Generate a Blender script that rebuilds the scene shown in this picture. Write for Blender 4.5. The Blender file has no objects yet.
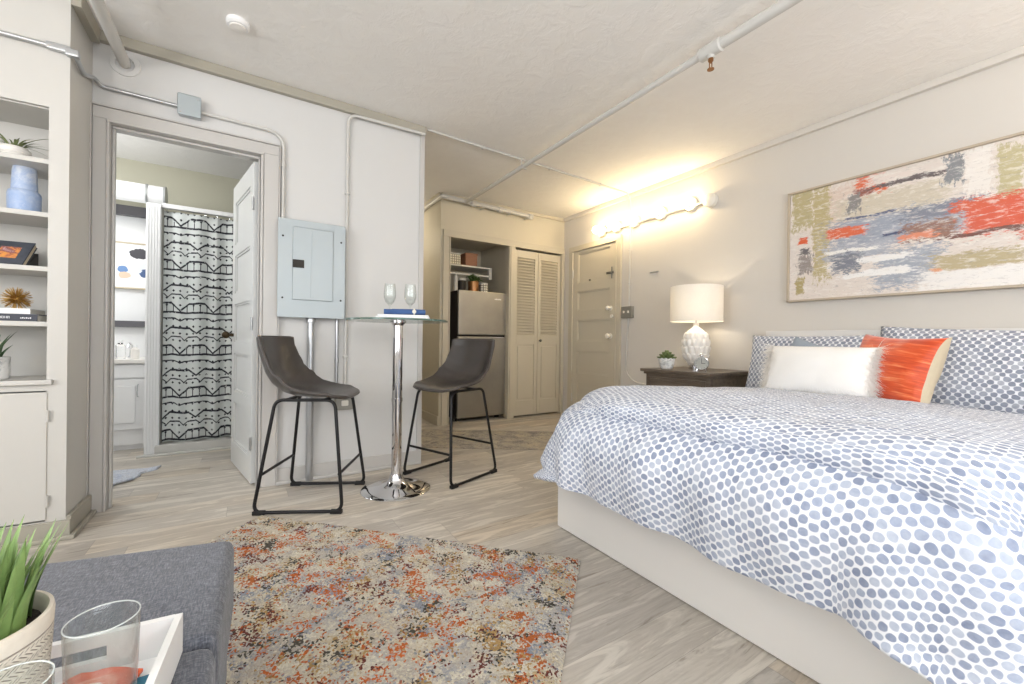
import bpy, bmesh, math, random
from math import sin, cos, pi, sqrt, hypot, radians
from mathutils import Vector, Matrix, noise
random.seed(7)
SC = bpy.context.scene
COL = SC.collection
PI = pi
# ------------------------------------------------------------------ camera
yaw, pit, rol = 0.56485437, -0.00234393, 0.01277366
cy_, sy_ = cos(yaw), sin(yaw)
fw = Vector((sy_*cos(pit), cy_*cos(pit), sin(pit)))
rt = Vector((cy_, -sy_, 0)); up = rt.cross(fw)
rt2 = rt*cos(rol) + up*sin(rol); up2 = up*cos(rol) - rt*sin(rol)
cd = bpy.data.cameras.new('camera'); cam = bpy.data.objects.new('camera', cd); COL.objects.link(cam)
m = Matrix((rt2, up2, -fw)).transposed().to_4x4(); m.translation = (0, 0, 0.92)
cam.matrix_world = m
cd.sensor_width = 36; cd.lens = 417.476/1024*36; cd.clip_start = 0.03
SC.camera = cam
# ------------------------------------------------------------------ world, exposure, light
SC.view_settings.view_transform = 'Standard'; SC.view_settings.look = 'None'
SC.view_settings.gamma = 1; SC.view_settings.use_curve_mapping = False
SC.view_settings.exposure = 0.48
wd = bpy.data.worlds.new('sky'); SC.world = wd; wd.use_nodes = True
wd.node_tree.nodes['Background'].inputs[0].default_value = (0.80, 0.90, 1.0, 1)
wd.node_tree.nodes['Background'].inputs[1].default_value = 1.2

def area(name, loc, look, sx, sy, watts, colr, spread=180):
    l = bpy.data.lights.new(name, 'AREA'); l.shape = 'RECTANGLE'; l.size = sx; l.size_y = sy
    l.energy = watts; l.color = colr; l.spread = radians(spread)
    o = bpy.data.objects.new(name, l); COL.objects.link(o); o.location = loc
    o.rotation_euler = (Vector(look)-Vector(loc)).to_track_quat('-Z', 'Y').to_euler()
    return o
# daylight entering by the windows behind and to the left of the camera
area('window_daylight', (0.6, -1.62, 1.5), (0.75, 3, 1.45), 2.6, 1.5, 27, (0.97, 0.98, 1.0))
area('side_window_daylight', (-2.47, 0.4, 1.5), (3, 0.9, 1.3), 2.0, 1.5, 40, (0.97, 0.98, 1.0))
# added up-facing fills behind the camera, brightening the room off the ceiling
area('ceiling_fill_left', (-1.6, -1.1, 1.83), (-1.2, -0.8, 2.5), 0.3, 0.3, 40, (1.0, 0.96, 0.92))
area('ceiling_fill_right', (2.9, -1.2, 1.83), (2.7, -1.0, 2.5), 0.3, 0.3, 24, (1.0, 0.93, 0.85))
_l = bpy.data.lights.new('hall_fill', 'POINT'); _l.energy = 7; _l.color = (1.0, 0.88, 0.68); _l.shadow_soft_size = 0.1  # unseen warm fill added to lift the dark hall, no fixture modelled
_o = bpy.data.objects.new('hall_fill', _l); COL.objects.link(_o); _o.location = (1.3, 5.2, 2.2)
# bathroom ceiling light and a side area light
_l = bpy.data.lights.new('bathroom_light', 'POINT'); _l.energy = 16; _l.color = (0.97, 0.98, 0.97); _l.shadow_soft_size = 0.09
_o = bpy.data.objects.new('bathroom_light', _l); COL.objects.link(_o); _o.location = (-1.15, 3.75, 2.15)
area('bathroom_side_light', (-1.75, 4.6, 1.6), (0, 4.5, 1.2), 0.7, 1.0, 6.5, (0.93, 0.97, 1.0))

# ------------------------------------------------------------------ node helpers
def srgb(r, g, b):
    f = lambda c: (c/255/12.92) if c/255 <= 0.04045 else ((c/255+0.055)/1.055)**2.4
    return (f(r), f(g), f(b), 1)

class NT:
    def __init__(s, name):
        s.m = bpy.data.materials.new(name); s.m.use_nodes = True
        s.t = s.m.node_tree; s.b = s.t.nodes['Principled BSDF']
    def n(s, typ, **kw):
        nd = s.t.nodes.new(typ)
        for k, v in kw.items(): setattr(nd, k, v)
        return nd
    def put(s, inp, v):
        if isinstance(v, bpy.types.NodeSocket): s.t.links.new(v, inp)
        elif v is not None: inp.default_value = v
    def M(s, op, a, b=None, c=None, clamp=False):
        nd = s.n('ShaderNodeMath', operation=op, use_clamp=clamp)
        s.put(nd.inputs[0], a)
        if b is not None: s.put(nd.inputs[1], b)
        if c is not None: s.put(nd.inputs[2], c)
        return nd.outputs[0]
    def mix(s, f, a, b, mode='MIX'):
        nd = s.n('ShaderNodeMix', data_type='RGBA', blend_type=mode)
        s.put(nd.inputs[0], f); s.put(nd.inputs[6], a); s.put(nd.inputs[7], b)
        return nd.outputs[2]
    def coord(s, kind='Object'):
        return s.n('ShaderNodeTexCoord').outputs[kind]
    def sep(s, v):
        nd = s.n('ShaderNodeSeparateXYZ'); s.put(nd.inputs[0], v); return nd.outputs
    def comb(s, x=0.0, y=0.0, z=0.0):
        nd = s.n('ShaderNodeCombineXYZ')
        for i, v in enumerate((x, y, z)): s.put(nd.inputs[i], v)
        return nd.outputs[0]
    def mapp(s, v, scale=(1, 1, 1), loc=(0, 0, 0), rot=(0, 0, 0)):
        nd = s.n('ShaderNodeMapping'); s.put(nd.inputs[0], v)
        nd.inputs['Scale'].default_value = scale; nd.inputs['Location'].default_value = loc
        nd.inputs['Rotation'].default_value = rot
        return nd.outputs[0]
    def noise(s, v, scale=5, detail=4, rough=0.5, dist=0, col=False):
        nd = s.n('ShaderNodeTexNoise'); s.put(nd.inputs['Vector'], v)
        nd.inputs['Scale'].default_value = scale; nd.inputs['Detail'].default_value = detail
        nd.inputs['Roughness'].default_value = rough; nd.inputs['Distortion'].default_value = dist
        return nd.outputs['Color' if col else 'Fac']
    def vor(s, v, scale=5, feature='F1', rnd=1.0):
        nd = s.n('ShaderNodeTexVoronoi', feature=feature); s.put(nd.inputs['Vector'], v)
        nd.inputs['Scale'].default_value = scale; nd.inputs['Randomness'].default_value = rnd
        return nd.outputs
    def wn(s, v):
        nd = s.n('ShaderNodeTexWhiteNoise', noise_dimensions='3D'); s.put(nd.inputs['Vector'], v)
        return nd.outputs
    def ramp(s, f, stops, interp='LINEAR'):
        nd = s.n('ShaderNodeValToRGB'); s.put(nd.inputs[0], f); cr = nd.color_ramp; cr.interpolation = interp
        while len(cr.elements) < len(stops): cr.elements.new(0.5)
        for e, (p, c) in zip(cr.elements, stops): e.position = p; e.color = c
        return nd.outputs[0]
    def step(s, f, lo, hi):
        nd = s.n('ShaderNodeMapRange', interpolation_type='SMOOTHSTEP'); s.put(nd.inputs[0], f)
        nd.inputs[1].default_value = lo; nd.inputs[2].default_value = hi
        return nd.outputs[0]
    def bump(s, h, strength=0.3, dist=0.01):
        nd = s.n('ShaderNodeBump'); s.put(nd.inputs['Height'], h)
        nd.inputs['Strength'].default_value = strength; nd.inputs['Distance'].default_value = dist
        s.t.links.new(nd.outputs[0], s.b.inputs['Normal'])
    def set(s, **kw):
        for k, v in kw.items(): s.put(s.b.inputs[k.replace('_', ' ')], v)
        return s

def simple(name, rgb, rough=0.5, metal=0.0, bump=None, var=0.0, vscale=6, coat=0, **kw):
    q = NT(name); c = srgb(*rgb); o = q.coord()
    if var:
        d = tuple(max(0, x*(1-var)) for x in c[:3])+(1,)
        q.set(Base_Color=q.mix(q.noise(o, vscale, 5, 0.6), d, tuple(min(1, x*(1+var*0.6)) for x in c[:3])+(1,)))
    else: q.set(Base_Color=c)
    q.set(Roughness=rough, Metallic=metal)
    if coat: q.set(Coat_Weight=coat)
    if bump: q.bump(q.noise(o, bump[0], 4, 0.6), bump[1], bump[2])
    for k, v in kw.items(): q.set(**{k: v})
    return q.m

MAT = {}
MAT['wall'] = simple('wall_paint', (207, 206, 204), 0.6, bump=(60, 0.12, 0.003), var=0.03, vscale=2)
MAT['wallr'] = simple('wall_paint_greige', (211, 206, 199), 0.6, bump=(60, 0.12, 0.003), var=0.03, vscale=2)
MAT['case'] = simple('bookcase_paint', (200, 197, 191), 0.45, bump=(30, 0.08, 0.003), var=0.03, vscale=3)
MAT['trim'] = simple('trim_paint', (166, 161, 148), 0.4, bump=(40, 0.08, 0.002), var=0.03)
MAT['casing'] = simple('casing_paint', (193, 190, 186), 0.35, bump=(40, 0.08, 0.002), var=0.03)
MAT['tan'] = simple('closet_paint', (198, 190, 172), 0.42, bump=(40, 0.08, 0.002), var=0.03)
MAT['tanwall'] = simple('hall_paint', (205, 197, 178), 0.6, bump=(60, 0.1, 0.003), var=0.03)
MAT['cream'] = simple('pipe_paint', (200, 198, 193), 0.35, bump=(30, 0.1, 0.002))
MAT['white'] = simple('white_paint', (238, 238, 238), 0.35, bump=(20, 0.04, 0.002))
MAT['wdoor'] = simple('white_door_paint', (208, 209, 208), 0.3, bump=(30, 0.06, 0.002), var=0.02)
MAT['laminate'] = simple('white_laminate', (224, 221, 217), 0.38, bump=(50, 0.02, 0.001), var=0.01)
MAT['panelgrey'] = simple('panel_grey_enamel', (172, 180, 183), 0.38, metal=0.15, var=0.02)
MAT['galv'] = simple('galvanised_steel', (190, 192, 194), 0.32, metal=0.85, var=0.1, vscale=20)
MAT['chrome'] = simple('chrome', (225, 225, 228), 0.05, metal=1.0)
MAT['steelw'] = simple('dull_steel', (120, 118, 112), 0.4, metal=0.8)  # dull grey steel in one even colour
MAT['blackmetal'] = simple('black_metal', (26, 25, 26), 0.42, metal=0.4)
MAT['rubber'] = simple('black_rubber', (18, 18, 19), 0.7)
MAT['dark'] = simple('dark_void', (46, 42, 38), 0.7)
MAT['darkband'] = simple('charcoal_trim', (92, 90, 94), 0.5)
MAT['bronze'] = simple('dark_bronze', (70, 58, 42), 0.35, metal=0.8)
MAT['brass'] = simple('aged_copper', (156, 112, 74), 0.35, metal=0.8)
MAT['gold'] = simple('gold_wire', (190, 152, 84), 0.35, metal=0.75)
MAT['ceramic'] = simple('white_ceramic', (236, 232, 226), 0.28, bump=(25, 0.05, 0.002))
MAT['porcelain'] = simple('porcelain', (232, 228, 218), 0.3)
MAT['soil'] = simple('potting_soil', (45, 36, 30), 0.95, bump=(80, 0.8, 0.01))
MAT['navy'] = simple('navy_linen', (66, 96, 146), 0.85, bump=(150, 0.3, 0.002), var=0.15, vscale=30)
MAT['whitecloth'] = simple('white_cloth', (238, 240, 242), 0.85, bump=(120, 0.3, 0.002))
MAT['teal'] = simple('teal_card', (30, 116, 146), 0.5, var=0.08)
MAT['paper'] = simple('book_paper', (226, 222, 212), 0.8)
MAT['bookwhite'] = simple('white_book_cover', (240, 238, 236), 0.5)
MAT['bookdark'] = simple('charcoal_book_cover', (66, 68, 78), 0.6, var=0.1, vscale=40)
MAT['lettering'] = simple('white_lettering', (236, 236, 238), 0.5)
MAT['plategrey'] = simple('outlet_cover', (150, 148, 140), 0.4, metal=0.4)
MAT['bluegrey'] = simple('blue_grey_fabric', (150, 160, 172), 0.85, bump=(120, 0.3, 0.002))
MAT['beige'] = simple('beige_linen', (206, 192, 166), 0.85, bump=(160, 0.3, 0.002), var=0.08, vscale=40)
MAT['sheet'] = simple('grey_sheet', (205, 206, 212), 0.8, bump=(14, 0.2, 0.01))
MAT['boxpattern'] = None

def mk_glass():
    q = NT('clear_glass'); q.set(Base_Color=(1, 1, 1, 1), Roughness=0.0, IOR=1.45, Transmission_Weight=1.0)
    return q.m
MAT['glass'] = mk_glass()
def mk_thin():
    q = NT('thin_glass'); tr = q.n('ShaderNodeBsdfTransparent'); gl = q.n('ShaderNodeBsdfGlossy'); mx = q.n('ShaderNodeMixShader')
    gl.inputs['Roughness'].default_value = 0.02; tr.inputs[0].default_value = (0.97, 0.985, 0.98, 1)
    f = q.n('ShaderNodeLayerWeight'); f.inputs[0].default_value = 0.5
    ff = q.M('ADD', q.M('MULTIPLY', q.M('POWER', f.outputs['Facing'], 3.0), 0.75), 0.05)
    q.t.links.new(ff, mx.inputs[0]); q.t.links.new(tr.outputs[0], mx.inputs[1]); q.t.links.new(gl.outputs[0], mx.inputs[2])
    q.t.links.new(mx.outputs[0], q.t.nodes['Material Output'].inputs[0])
    return q.m
MAT['thin'] = mk_thin()
MAT['rimglass'] = simple('glass_rim_highlight', (235, 240, 240), 0.08, Alpha=0.55)
MAT['bathwall'] = simple('bathroom_paint', (196, 193, 174), 0.6)
def mk_edge():
    q = NT('glass_edge_green'); q.set(Base_Color=srgb(98, 130, 118), Roughness=0.15, IOR=1.5, Transmission_Weight=0.5); return q.m
MAT['glassedge'] = mk_edge()
def emis(name, c, st):
    q = NT(name); q.set(Base_Color=c, Emission_Color=c, Emission_Strength=st); return q.m
MAT['bulb'] = emis('lit_bulb', (1.0, 0.78, 0.46, 1), 52)

def mk_ceiling():
    q = NT('textured_ceiling'); o = q.coord()
    n1 = q.noise(o, 9, 6, 0.65, 0.6); n2 = q.noise(o, 38, 4, 0.6)
    h = q.M('ADD', q.step(n1, 0.42, 0.6), q.M('MULTIPLY', n2, 0.5))
    q.set(Base_Color=q.mix(n1, srgb(234, 231, 227), srgb(242, 240, 236)), Roughness=0.8); q.bump(h, 0.25, 0.006); return q.m
MAT['ceiling'] = mk_ceiling()

def mk_floor():
    q = NT('grey_vinyl_planks'); o = q.coord(); x, y, _ = q.sep(o)
    W, L = 0.152, 1.22
    row = q.M('FLOOR', q.M('DIVIDE', y, W))
    off = q.M('MULTIPLY', q.wn(q.comb(row, 3.1))[0], L)
    xs = q.M('DIVIDE', q.M('ADD', x, off), L)
    cid = q.M('FLOOR', xs)
    rnd = q.wn(q.comb(row, cid, 1.7))[0]
    rnd2 = q.wn(q.comb(cid, row, 5.3))[0]
    v = q.comb(q.M('ADD', q.M('MULTIPLY', x, 0.9), q.M('MULTIPLY', rnd, 40)), q.M('MULTIPLY', y, 6.5), q.M('MULTIPLY', rnd2, 9))
    g1 = q.noise(v, 2.4, 8, 0.62, 1.1)
    g2 = q.noise(q.comb(q.M('MULTIPLY', x, 3), q.M('MULTIPLY', y, 55), rnd), 2.0, 5, 0.6)
    ring = q.M('SINE', q.M('MULTIPLY', g1, 34))
    f = q.M('ADD', q.M('MULTIPLY', g1, 0.75), q.M('ADD', q.M('MULTIPLY', ring, 0.045), q.M('MULTIPLY', g2, 0.25)))
    c = q.ramp(f, [(0.30, srgb(152, 144, 135)), (0.46, srgb(192, 187, 180)), (0.58, srgb(214, 210, 203)), (0.74, srgb(228, 224, 217))])
    tint = q.ramp(rnd, [(0.0, srgb(222, 218, 214)), (0.45, srgb(236, 232, 226)), (0.8, srgb(250, 246, 240)), (1.0, srgb(240, 230, 216))])
    c = q.mix(1.0, c, tint, 'MULTIPLY')
    ey = q.M('ABSOLUTE', q.M('SUBTRACT', q.M('FRACT', q.M('DIVIDE', y, W)), 0.5))
    ex = q.M('ABSOLUTE', q.M('SUBTRACT', q.M('FRACT', xs), 0.5))
    gap = q.M('MAXIMUM', q.step(ey, 0.491, 0.499), q.step(ex, 0.4985, 0.4998))
    c = q.mix(q.M('MULTIPLY', gap, 0.45), c, srgb(96, 88, 80))
    q.set(Base_Color=c, Roughness=q.M('ADD', 0.34, q.M('MULTIPLY', g2, 0.14)))
    q.bump(q.M('SUBTRACT', q.M('MULTIPLY', g2, 0.3), gap), 0.15, 0.002)
    return q.m
MAT['floor'] = mk_floor()

def spots_material(name, pu=0.0275, pv=0.039, dark=(122, 132, 156), mid=(156, 165, 186), pale=(188, 195, 208), white=(228, 230, 235)):
    """staggered watercolour ovals on white, mapped by the cloth's own UVs (metres)"""
    q = NT(name); uv = q.coord('UV')
    nz = q.noise(uv, 30, 2, 0.5, col=True); nx, ny, _n = q.sep(nz)
    x, y, _ = q.sep(uv)
    u = q.M('ADD', q.M('DIVIDE', x, pu), q.M('MULTIPLY', q.M('SUBTRACT', nx, 0.5), 0.42))
    v = q.M('ADD', q.M('DIVIDE', y, pv), q.M('MULTIPLY', q.M('SUBTRACT', ny, 0.5), 0.32))
    ds, ids = [], []
    for k in (0.0, 0.5):
        uu = q.M('ADD', u, k); vv = q.M('ADD', v, k)
        du = q.M('SUBTRACT', q.M('FRACT', uu), 0.5); dv = q.M('MULTIPLY', q.M('SUBTRACT', q.M('FRACT', vv), 0.5), pv/pu*1.02)
        ds.append(q.M('POWER', q.M('ADD', q.M('POWER', q.M('ABSOLUTE', du), 2.3), q.M('POWER', q.M('ABSOLUTE', dv), 2.3)), 1/2.3))
        ids.append(q.wn(q.comb(q.M('FLOOR', uu), q.M('FLOOR', vv), k*7+1))[0])
    d = q.M('MINIMUM', ds[0], ds[1]); sel = q.M('LESS_THAN', ds[1], ds[0])
    rid = q.M('ADD', q.M('MULTIPLY', ids[0], q.M('SUBTRACT', 1.0, sel)), q.M('MULTIPLY', ids[1], sel))
    mask = q.M('SUBTRACT', 1.0, q.step(d, 0.31, 0.40))
    wash = q.noise(uv, 55, 3, 0.6)
    t = q.M('ADD', q.M('MULTIPLY', rid, 0.6), q.M('MULTIPLY', q.M('SUBTRACT', wash, 0.3), 0.6))
    c = q.ramp(t, [(0.02, srgb(*dark)), (0.42, srgb(*mid)), (0.85, srgb(*pale))])
    c = q.mix(mask, srgb(*white), c)
    q.set(Base_Color=c, Roughness=0.9)
    q.bump(q.M('ADD', q.noise(uv, 14, 3, 0.5), q.M('MULTIPLY', q.noise(uv, 600, 1, 0.5), 0.05)), 0.25, 0.01)
    return q.m
MAT['spots'] = spots_material('spotted_duvet_cotton')
MAT['spotsp'] = spots_material('spotted_pillow_cotton', 0.034, 0.041, dark=(122, 128, 144), mid=(144, 150, 166), pale=(180, 184, 194))

def mk_rug(name, pal, scale=1.0):
    q = NT(name); o = q.coord()
    cell = q.vor(o, 165*scale)
    cp = cell['Position']
    base = q.noise(cp, 5.5*scale, 5, 0.75)
    c = q.ramp(base, [(0.36, pal[0]), (0.46, pal[1]), (0.54, pal[2]), (0.66, pal[3])])
    jit = q.sep(cell['Color'])[0]
    for i, (sc, th, colr) in enumerate(pal[4]):
        v = q.mapp(cp, (1, 1, 1), (3.7*i+1.3, 1.9*i, 0.7*i))
        nn = q.M('ADD', q.noise(v, sc*scale, 6, 0.72, 0.4), q.M('MULTIPLY', q.M('SUBTRACT', jit, 0.5), 0.19))
        c = q.mix(q.step(nn, th, th+0.015), c, colr)
    c = q.mix(q.M('MULTIPLY', jit, 0.5), c, q.mix(1.0, c, srgb(175, 170, 165), 'MULTIPLY'))
    q.set(Base_Color=c, Roughness=0.95)
    q.bump(q.M('ADD', q.noise(o, 170*scale, 3, 0.6), q.M('MULTIPLY', cell['Distance'], -0.8)), 0.8, 0.008)
    return q.m
MAT['rug'] = mk_rug('multicolour_shag_rug', (srgb(148, 152, 162), srgb(192, 188, 182), srgb(212, 203, 184), srgb(190, 168, 128), [
    (8, 0.535, srgb(184, 150, 98)), (9, 0.545, srgb(150, 155, 166)), (6.5, 0.565, srgb(196, 108, 54)), (8, 0.57, srgb(112, 56, 48)),
    (10, 0.575, srgb(80, 76, 68)), (5.5, 0.60, srgb(210, 110, 52)), (14, 0.57, srgb(230, 224, 208)), (9, 0.60, srgb(206, 198, 186))]))
MAT['hallrug'] = mk_rug('faded_hall_rug', (srgb(150, 147, 143), srgb(176, 170, 162), srgb(194, 186, 170), srgb(206, 196, 174), [
    (9, 0.60, srgb(134, 130, 132)), (11, 0.62, srgb(208, 196, 170))]))

def mk_ottoman():
    q = NT('charcoal_tweed'); o = q.coord()
    w = q.noise(q.mapp(o, (60, 420, 60)), 1, 3, 0.7); w2 = q.noise(q.mapp(o, (420, 60, 60)), 1, 3, 0.7)
    f = q.M('MULTIPLY', q.M('ADD', w, w2), 0.5)
    q.set(Base_Color=q.ramp(f, [(0.36, srgb(58, 61, 70)), (0.5, srgb(88, 91, 100)), (0.64, srgb(126, 128, 136))]), Roughness=0.95, Sheen_Weight=0.2)
    q.bump(f, 0.5, 0.003); return q.m
MAT['tweed'] = mk_ottoman()

def mk_leather():
    q = NT('brown_grey_leather'); o = q.coord(); n1 = q.noise(o, 5, 4, 0.6); n2 = q.vor(o, 260)['Distance']
    q.set(Base_Color=q.mix(n1, srgb(54, 49, 47), srgb(80, 74, 70)), Roughness=0.30); q.bump(n2, 0.12, 0.002); return q.m
MAT['leather'] = mk_leather()

def mk_steel():
    q = NT('brushed_stainless'); o = q.coord(); n1 = q.noise(q.mapp(o, (200, 200, 3)), 1, 3, 0.6)
    n2 = q.noise(o, 3, 4, 0.6)
    q.set(Base_Color=q.mix(n2, srgb(150, 146, 138), srgb(182, 178, 168)), Metallic=0.85, Roughness=q.M('ADD', 0.3, q.M('MULTIPLY', n1, 0.15)))
    return q.m
MAT['steel'] = mk_steel()

def mk_wood():
    q = NT('dark_brown_wood'); o = q.coord(); n1 = q.noise(q.mapp(o, (18, 2, 18)), 1.5, 6, 0.6, 0.8)
    q.set(Base_Color=q.ramp(n1, [(0.3, srgb(74, 64, 55)), (0.6, srgb(106, 94, 82)), (0.8, srgb(126, 112, 98))]), Roughness=0.4); q.bump(n1, 0.1, 0.002); return q.m
MAT['wood'] = mk_wood()

def mk_shade():
    q = NT('linen_lamp_shade'); o = q.coord(); w = q.noise(q.mapp(o, (300, 300, 40)), 1, 2, 0.5)
    tl = q.n('ShaderNodeBsdfTranslucent'); df = q.n('ShaderNodeBsdfDiffuse'); mx = q.n('ShaderNodeMixShader'); mx.inputs[0].default_value = 0.32
    c = q.mix(w, srgb(240, 236, 230), srgb(250, 247, 242))
    q.t.links.new(c, tl.inputs[0]); q.t.links.new(c, df.inputs[0])
    q.t.links.new(df.outputs[0], mx.inputs[1]); q.t.links.new(tl.outputs[0], mx.inputs[2])
    q.t.links.new(mx.outputs[0], q.t.nodes['Material Output'].inputs[0]); return q.m
MAT['shade'] = mk_shade()

def mk_silk():
    q = NT('orange_shot_silk'); o = q.coord(); n1 = q.noise(q.mapp(o, (5, 60, 5)), 1, 4, 0.6, 0.6)
    q.set(Base_Color=q.ramp(n1, [(0.36, srgb(196, 60, 12)), (0.55, srgb(222, 84, 28)), (0.72, srgb(244, 150, 98))]), Roughness=0.38, Sheen_Weight=0.4)
    q.bump(n1, 0.5, 0.008); return q.m
MAT['silk'] = mk_silk()
MAT['furbase'] = simple('white_fur_backing', (238, 236, 233), 0.9)
def mk_fur():
    q = NT('white_long_fur'); tl = q.n('ShaderNodeBsdfTranslucent'); df = q.n('ShaderNodeBsdfDiffuse'); mx = q.n('ShaderNodeMixShader'); mx.inputs[0].default_value = 0.5
    tl.inputs[0].default_value = srgb(252, 250, 247); df.inputs[0].default_value = srgb(252, 250, 247)
    q.t.links.new(df.outputs[0], mx.inputs[1]); q.t.links.new(tl.outputs[0], mx.inputs[2]); q.t.links.new(mx.outputs[0], q.t.nodes['Material Output'].inputs[0]); return q.m
MAT['fur'] = mk_fur()

def mk_leaf(name, a, b, sc=12):
    q = NT(name); o = q.coord(); q.set(Base_Color=q.mix(q.noise(o, sc, 3, 0.6), srgb(*a), srgb(*b)), Roughness=0.45, Subsurface_Weight=0.0); return q.m
MAT['grass'] = mk_leaf('bright_grass_blades', (84, 116, 58), (146, 174, 104), 30)
MAT['airplant'] = mk_leaf('air_plant_leaves', (82, 96, 58), (142, 150, 104), 30)
MAT['aloe'] = mk_leaf('dark_aloe_leaves', (48, 74, 50), (98, 124, 86), 40)
MAT['succ'] = mk_leaf('succulent_leaves', (62, 78, 44), (122, 136, 84), 60)
MAT['herb'] = mk_leaf('dark_green_leaves', (44, 70, 34), (92, 118, 58), 40)

def mk_pot():
    q = NT('carved_cream_stoneware'); o = q.coord('UV'); x, y, _ = q.sep(o)
    # rows of small woven dashes that change slant from band to band
    row = q.M('FLOOR', q.M('DIVIDE', y, 0.0075))
    sgn = q.M('SUBTRACT', q.M('MULTIPLY', q.M('MODULO', row, 2.0), 2.0), 1.0)
    u = q.M('ADD', x, q.M('MULTIPLY', q.M('MULTIPLY', y, 1.4), sgn))
    st = q.M('ABSOLUTE', q.M('SUBTRACT', q.M('FRACT', q.M('DIVIDE', u, 0.0058)), 0.5))
    bd = q.M('ABSOLUTE', q.M('SUBTRACT', q.M('FRACT', q.M('DIVIDE', y, 0.0075)), 0.5))
    mask = q.M('MULTIPLY', q.M('SUBTRACT', 1.0, q.step(st, 0.10, 0.2)), q.M('SUBTRACT', 1.0, q.step(bd, 0.3, 0.42)))
    n1 = q.noise(o, 90, 3, 0.6)
    mask = q.M('MULTIPLY', mask, q.step(n1, 0.30, 0.48))
    body = q.M('LESS_THAN', y, 0.124)
    mask = q.M('MULTIPLY', mask, body)
    ring = q.M('SUBTRACT', 1.0, q.step(q.M('ABSOLUTE', q.M('SUBTRACT', y, 0.127)), 0.0006, 0.0014))
    mask = q.M('MAXIMUM', mask, q.M('MULTIPLY', ring, 0.8))
    c = q.mix(n1, srgb(214, 204, 190), srgb(232, 224, 212)); c = q.mix(q.M('MULTIPLY', mask, 0.85), c, srgb(112, 96, 84))
    q.set(Base_Color=c, Roughness=0.6); q.bump(q.M('MULTIPLY', mask, -1.0), 0.8, 0.002); return q.m
MAT['pot'] = mk_pot()
def mk_marble():
    q = NT('white_marble'); o = q.coord(); n1 = q.noise(o, 18, 5, 0.6, 1.5)
    q.set(Base_Color=q.ramp(n1, [(0.35, srgb(170, 172, 172)), (0.48, srgb(226, 226, 224)), (1.0, srgb(240, 240, 238))]), Roughness=0.35); return q.m
MAT['marble'] = mk_marble()
def mk_bluev(name, lo):
    q = NT(name); o = q.coord(); x, y, z = q.sep(o)
    n1 = q.noise(o, 26, 5, 0.7, 0.5)
    f = q.M('ADD', q.M('MULTIPLY', n1, 0.9), q.M('MULTIPLY', z, -1.2))
    q.set(Base_Color=q.ramp(f, lo), Roughness=0.4); return q.m
MAT['vase'] = mk_bluev('blue_glazed_ceramic', [(0.15, srgb(206, 212, 224)), (0.30, srgb(172, 188, 216)), (0.5, srgb(152, 174, 212)), (0.62, srgb(190, 204, 226))])
MAT['agate'] = None
def mk_agate():
    q = NT('orange_agate'); o = q.coord(); d = q.noise(o, 22, 4, 0.5, 1.0)
    x, y, _ = q.sep(o); r = q.M('SQRT', q.M('ADD', q.M('MULTIPLY', x, x), q.M('MULTIPLY', y, y)))
    f = q.M('ADD', q.M('MULTIPLY', r, 20), q.M('MULTIPLY', d, 0.5))
    q.set(Base_Color=q.ramp(f, [(0.30, srgb(150, 150, 152)), (0.42, srgb(222, 214, 208)), (0.5, srgb(246, 236, 226)), (0.58, srgb(232, 112, 66)), (0.75, srgb(240, 150, 120)), (0.85, srgb(228, 92, 40))]), Roughness=0.2); return q.m
MAT['agate'] = mk_agate()

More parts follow.
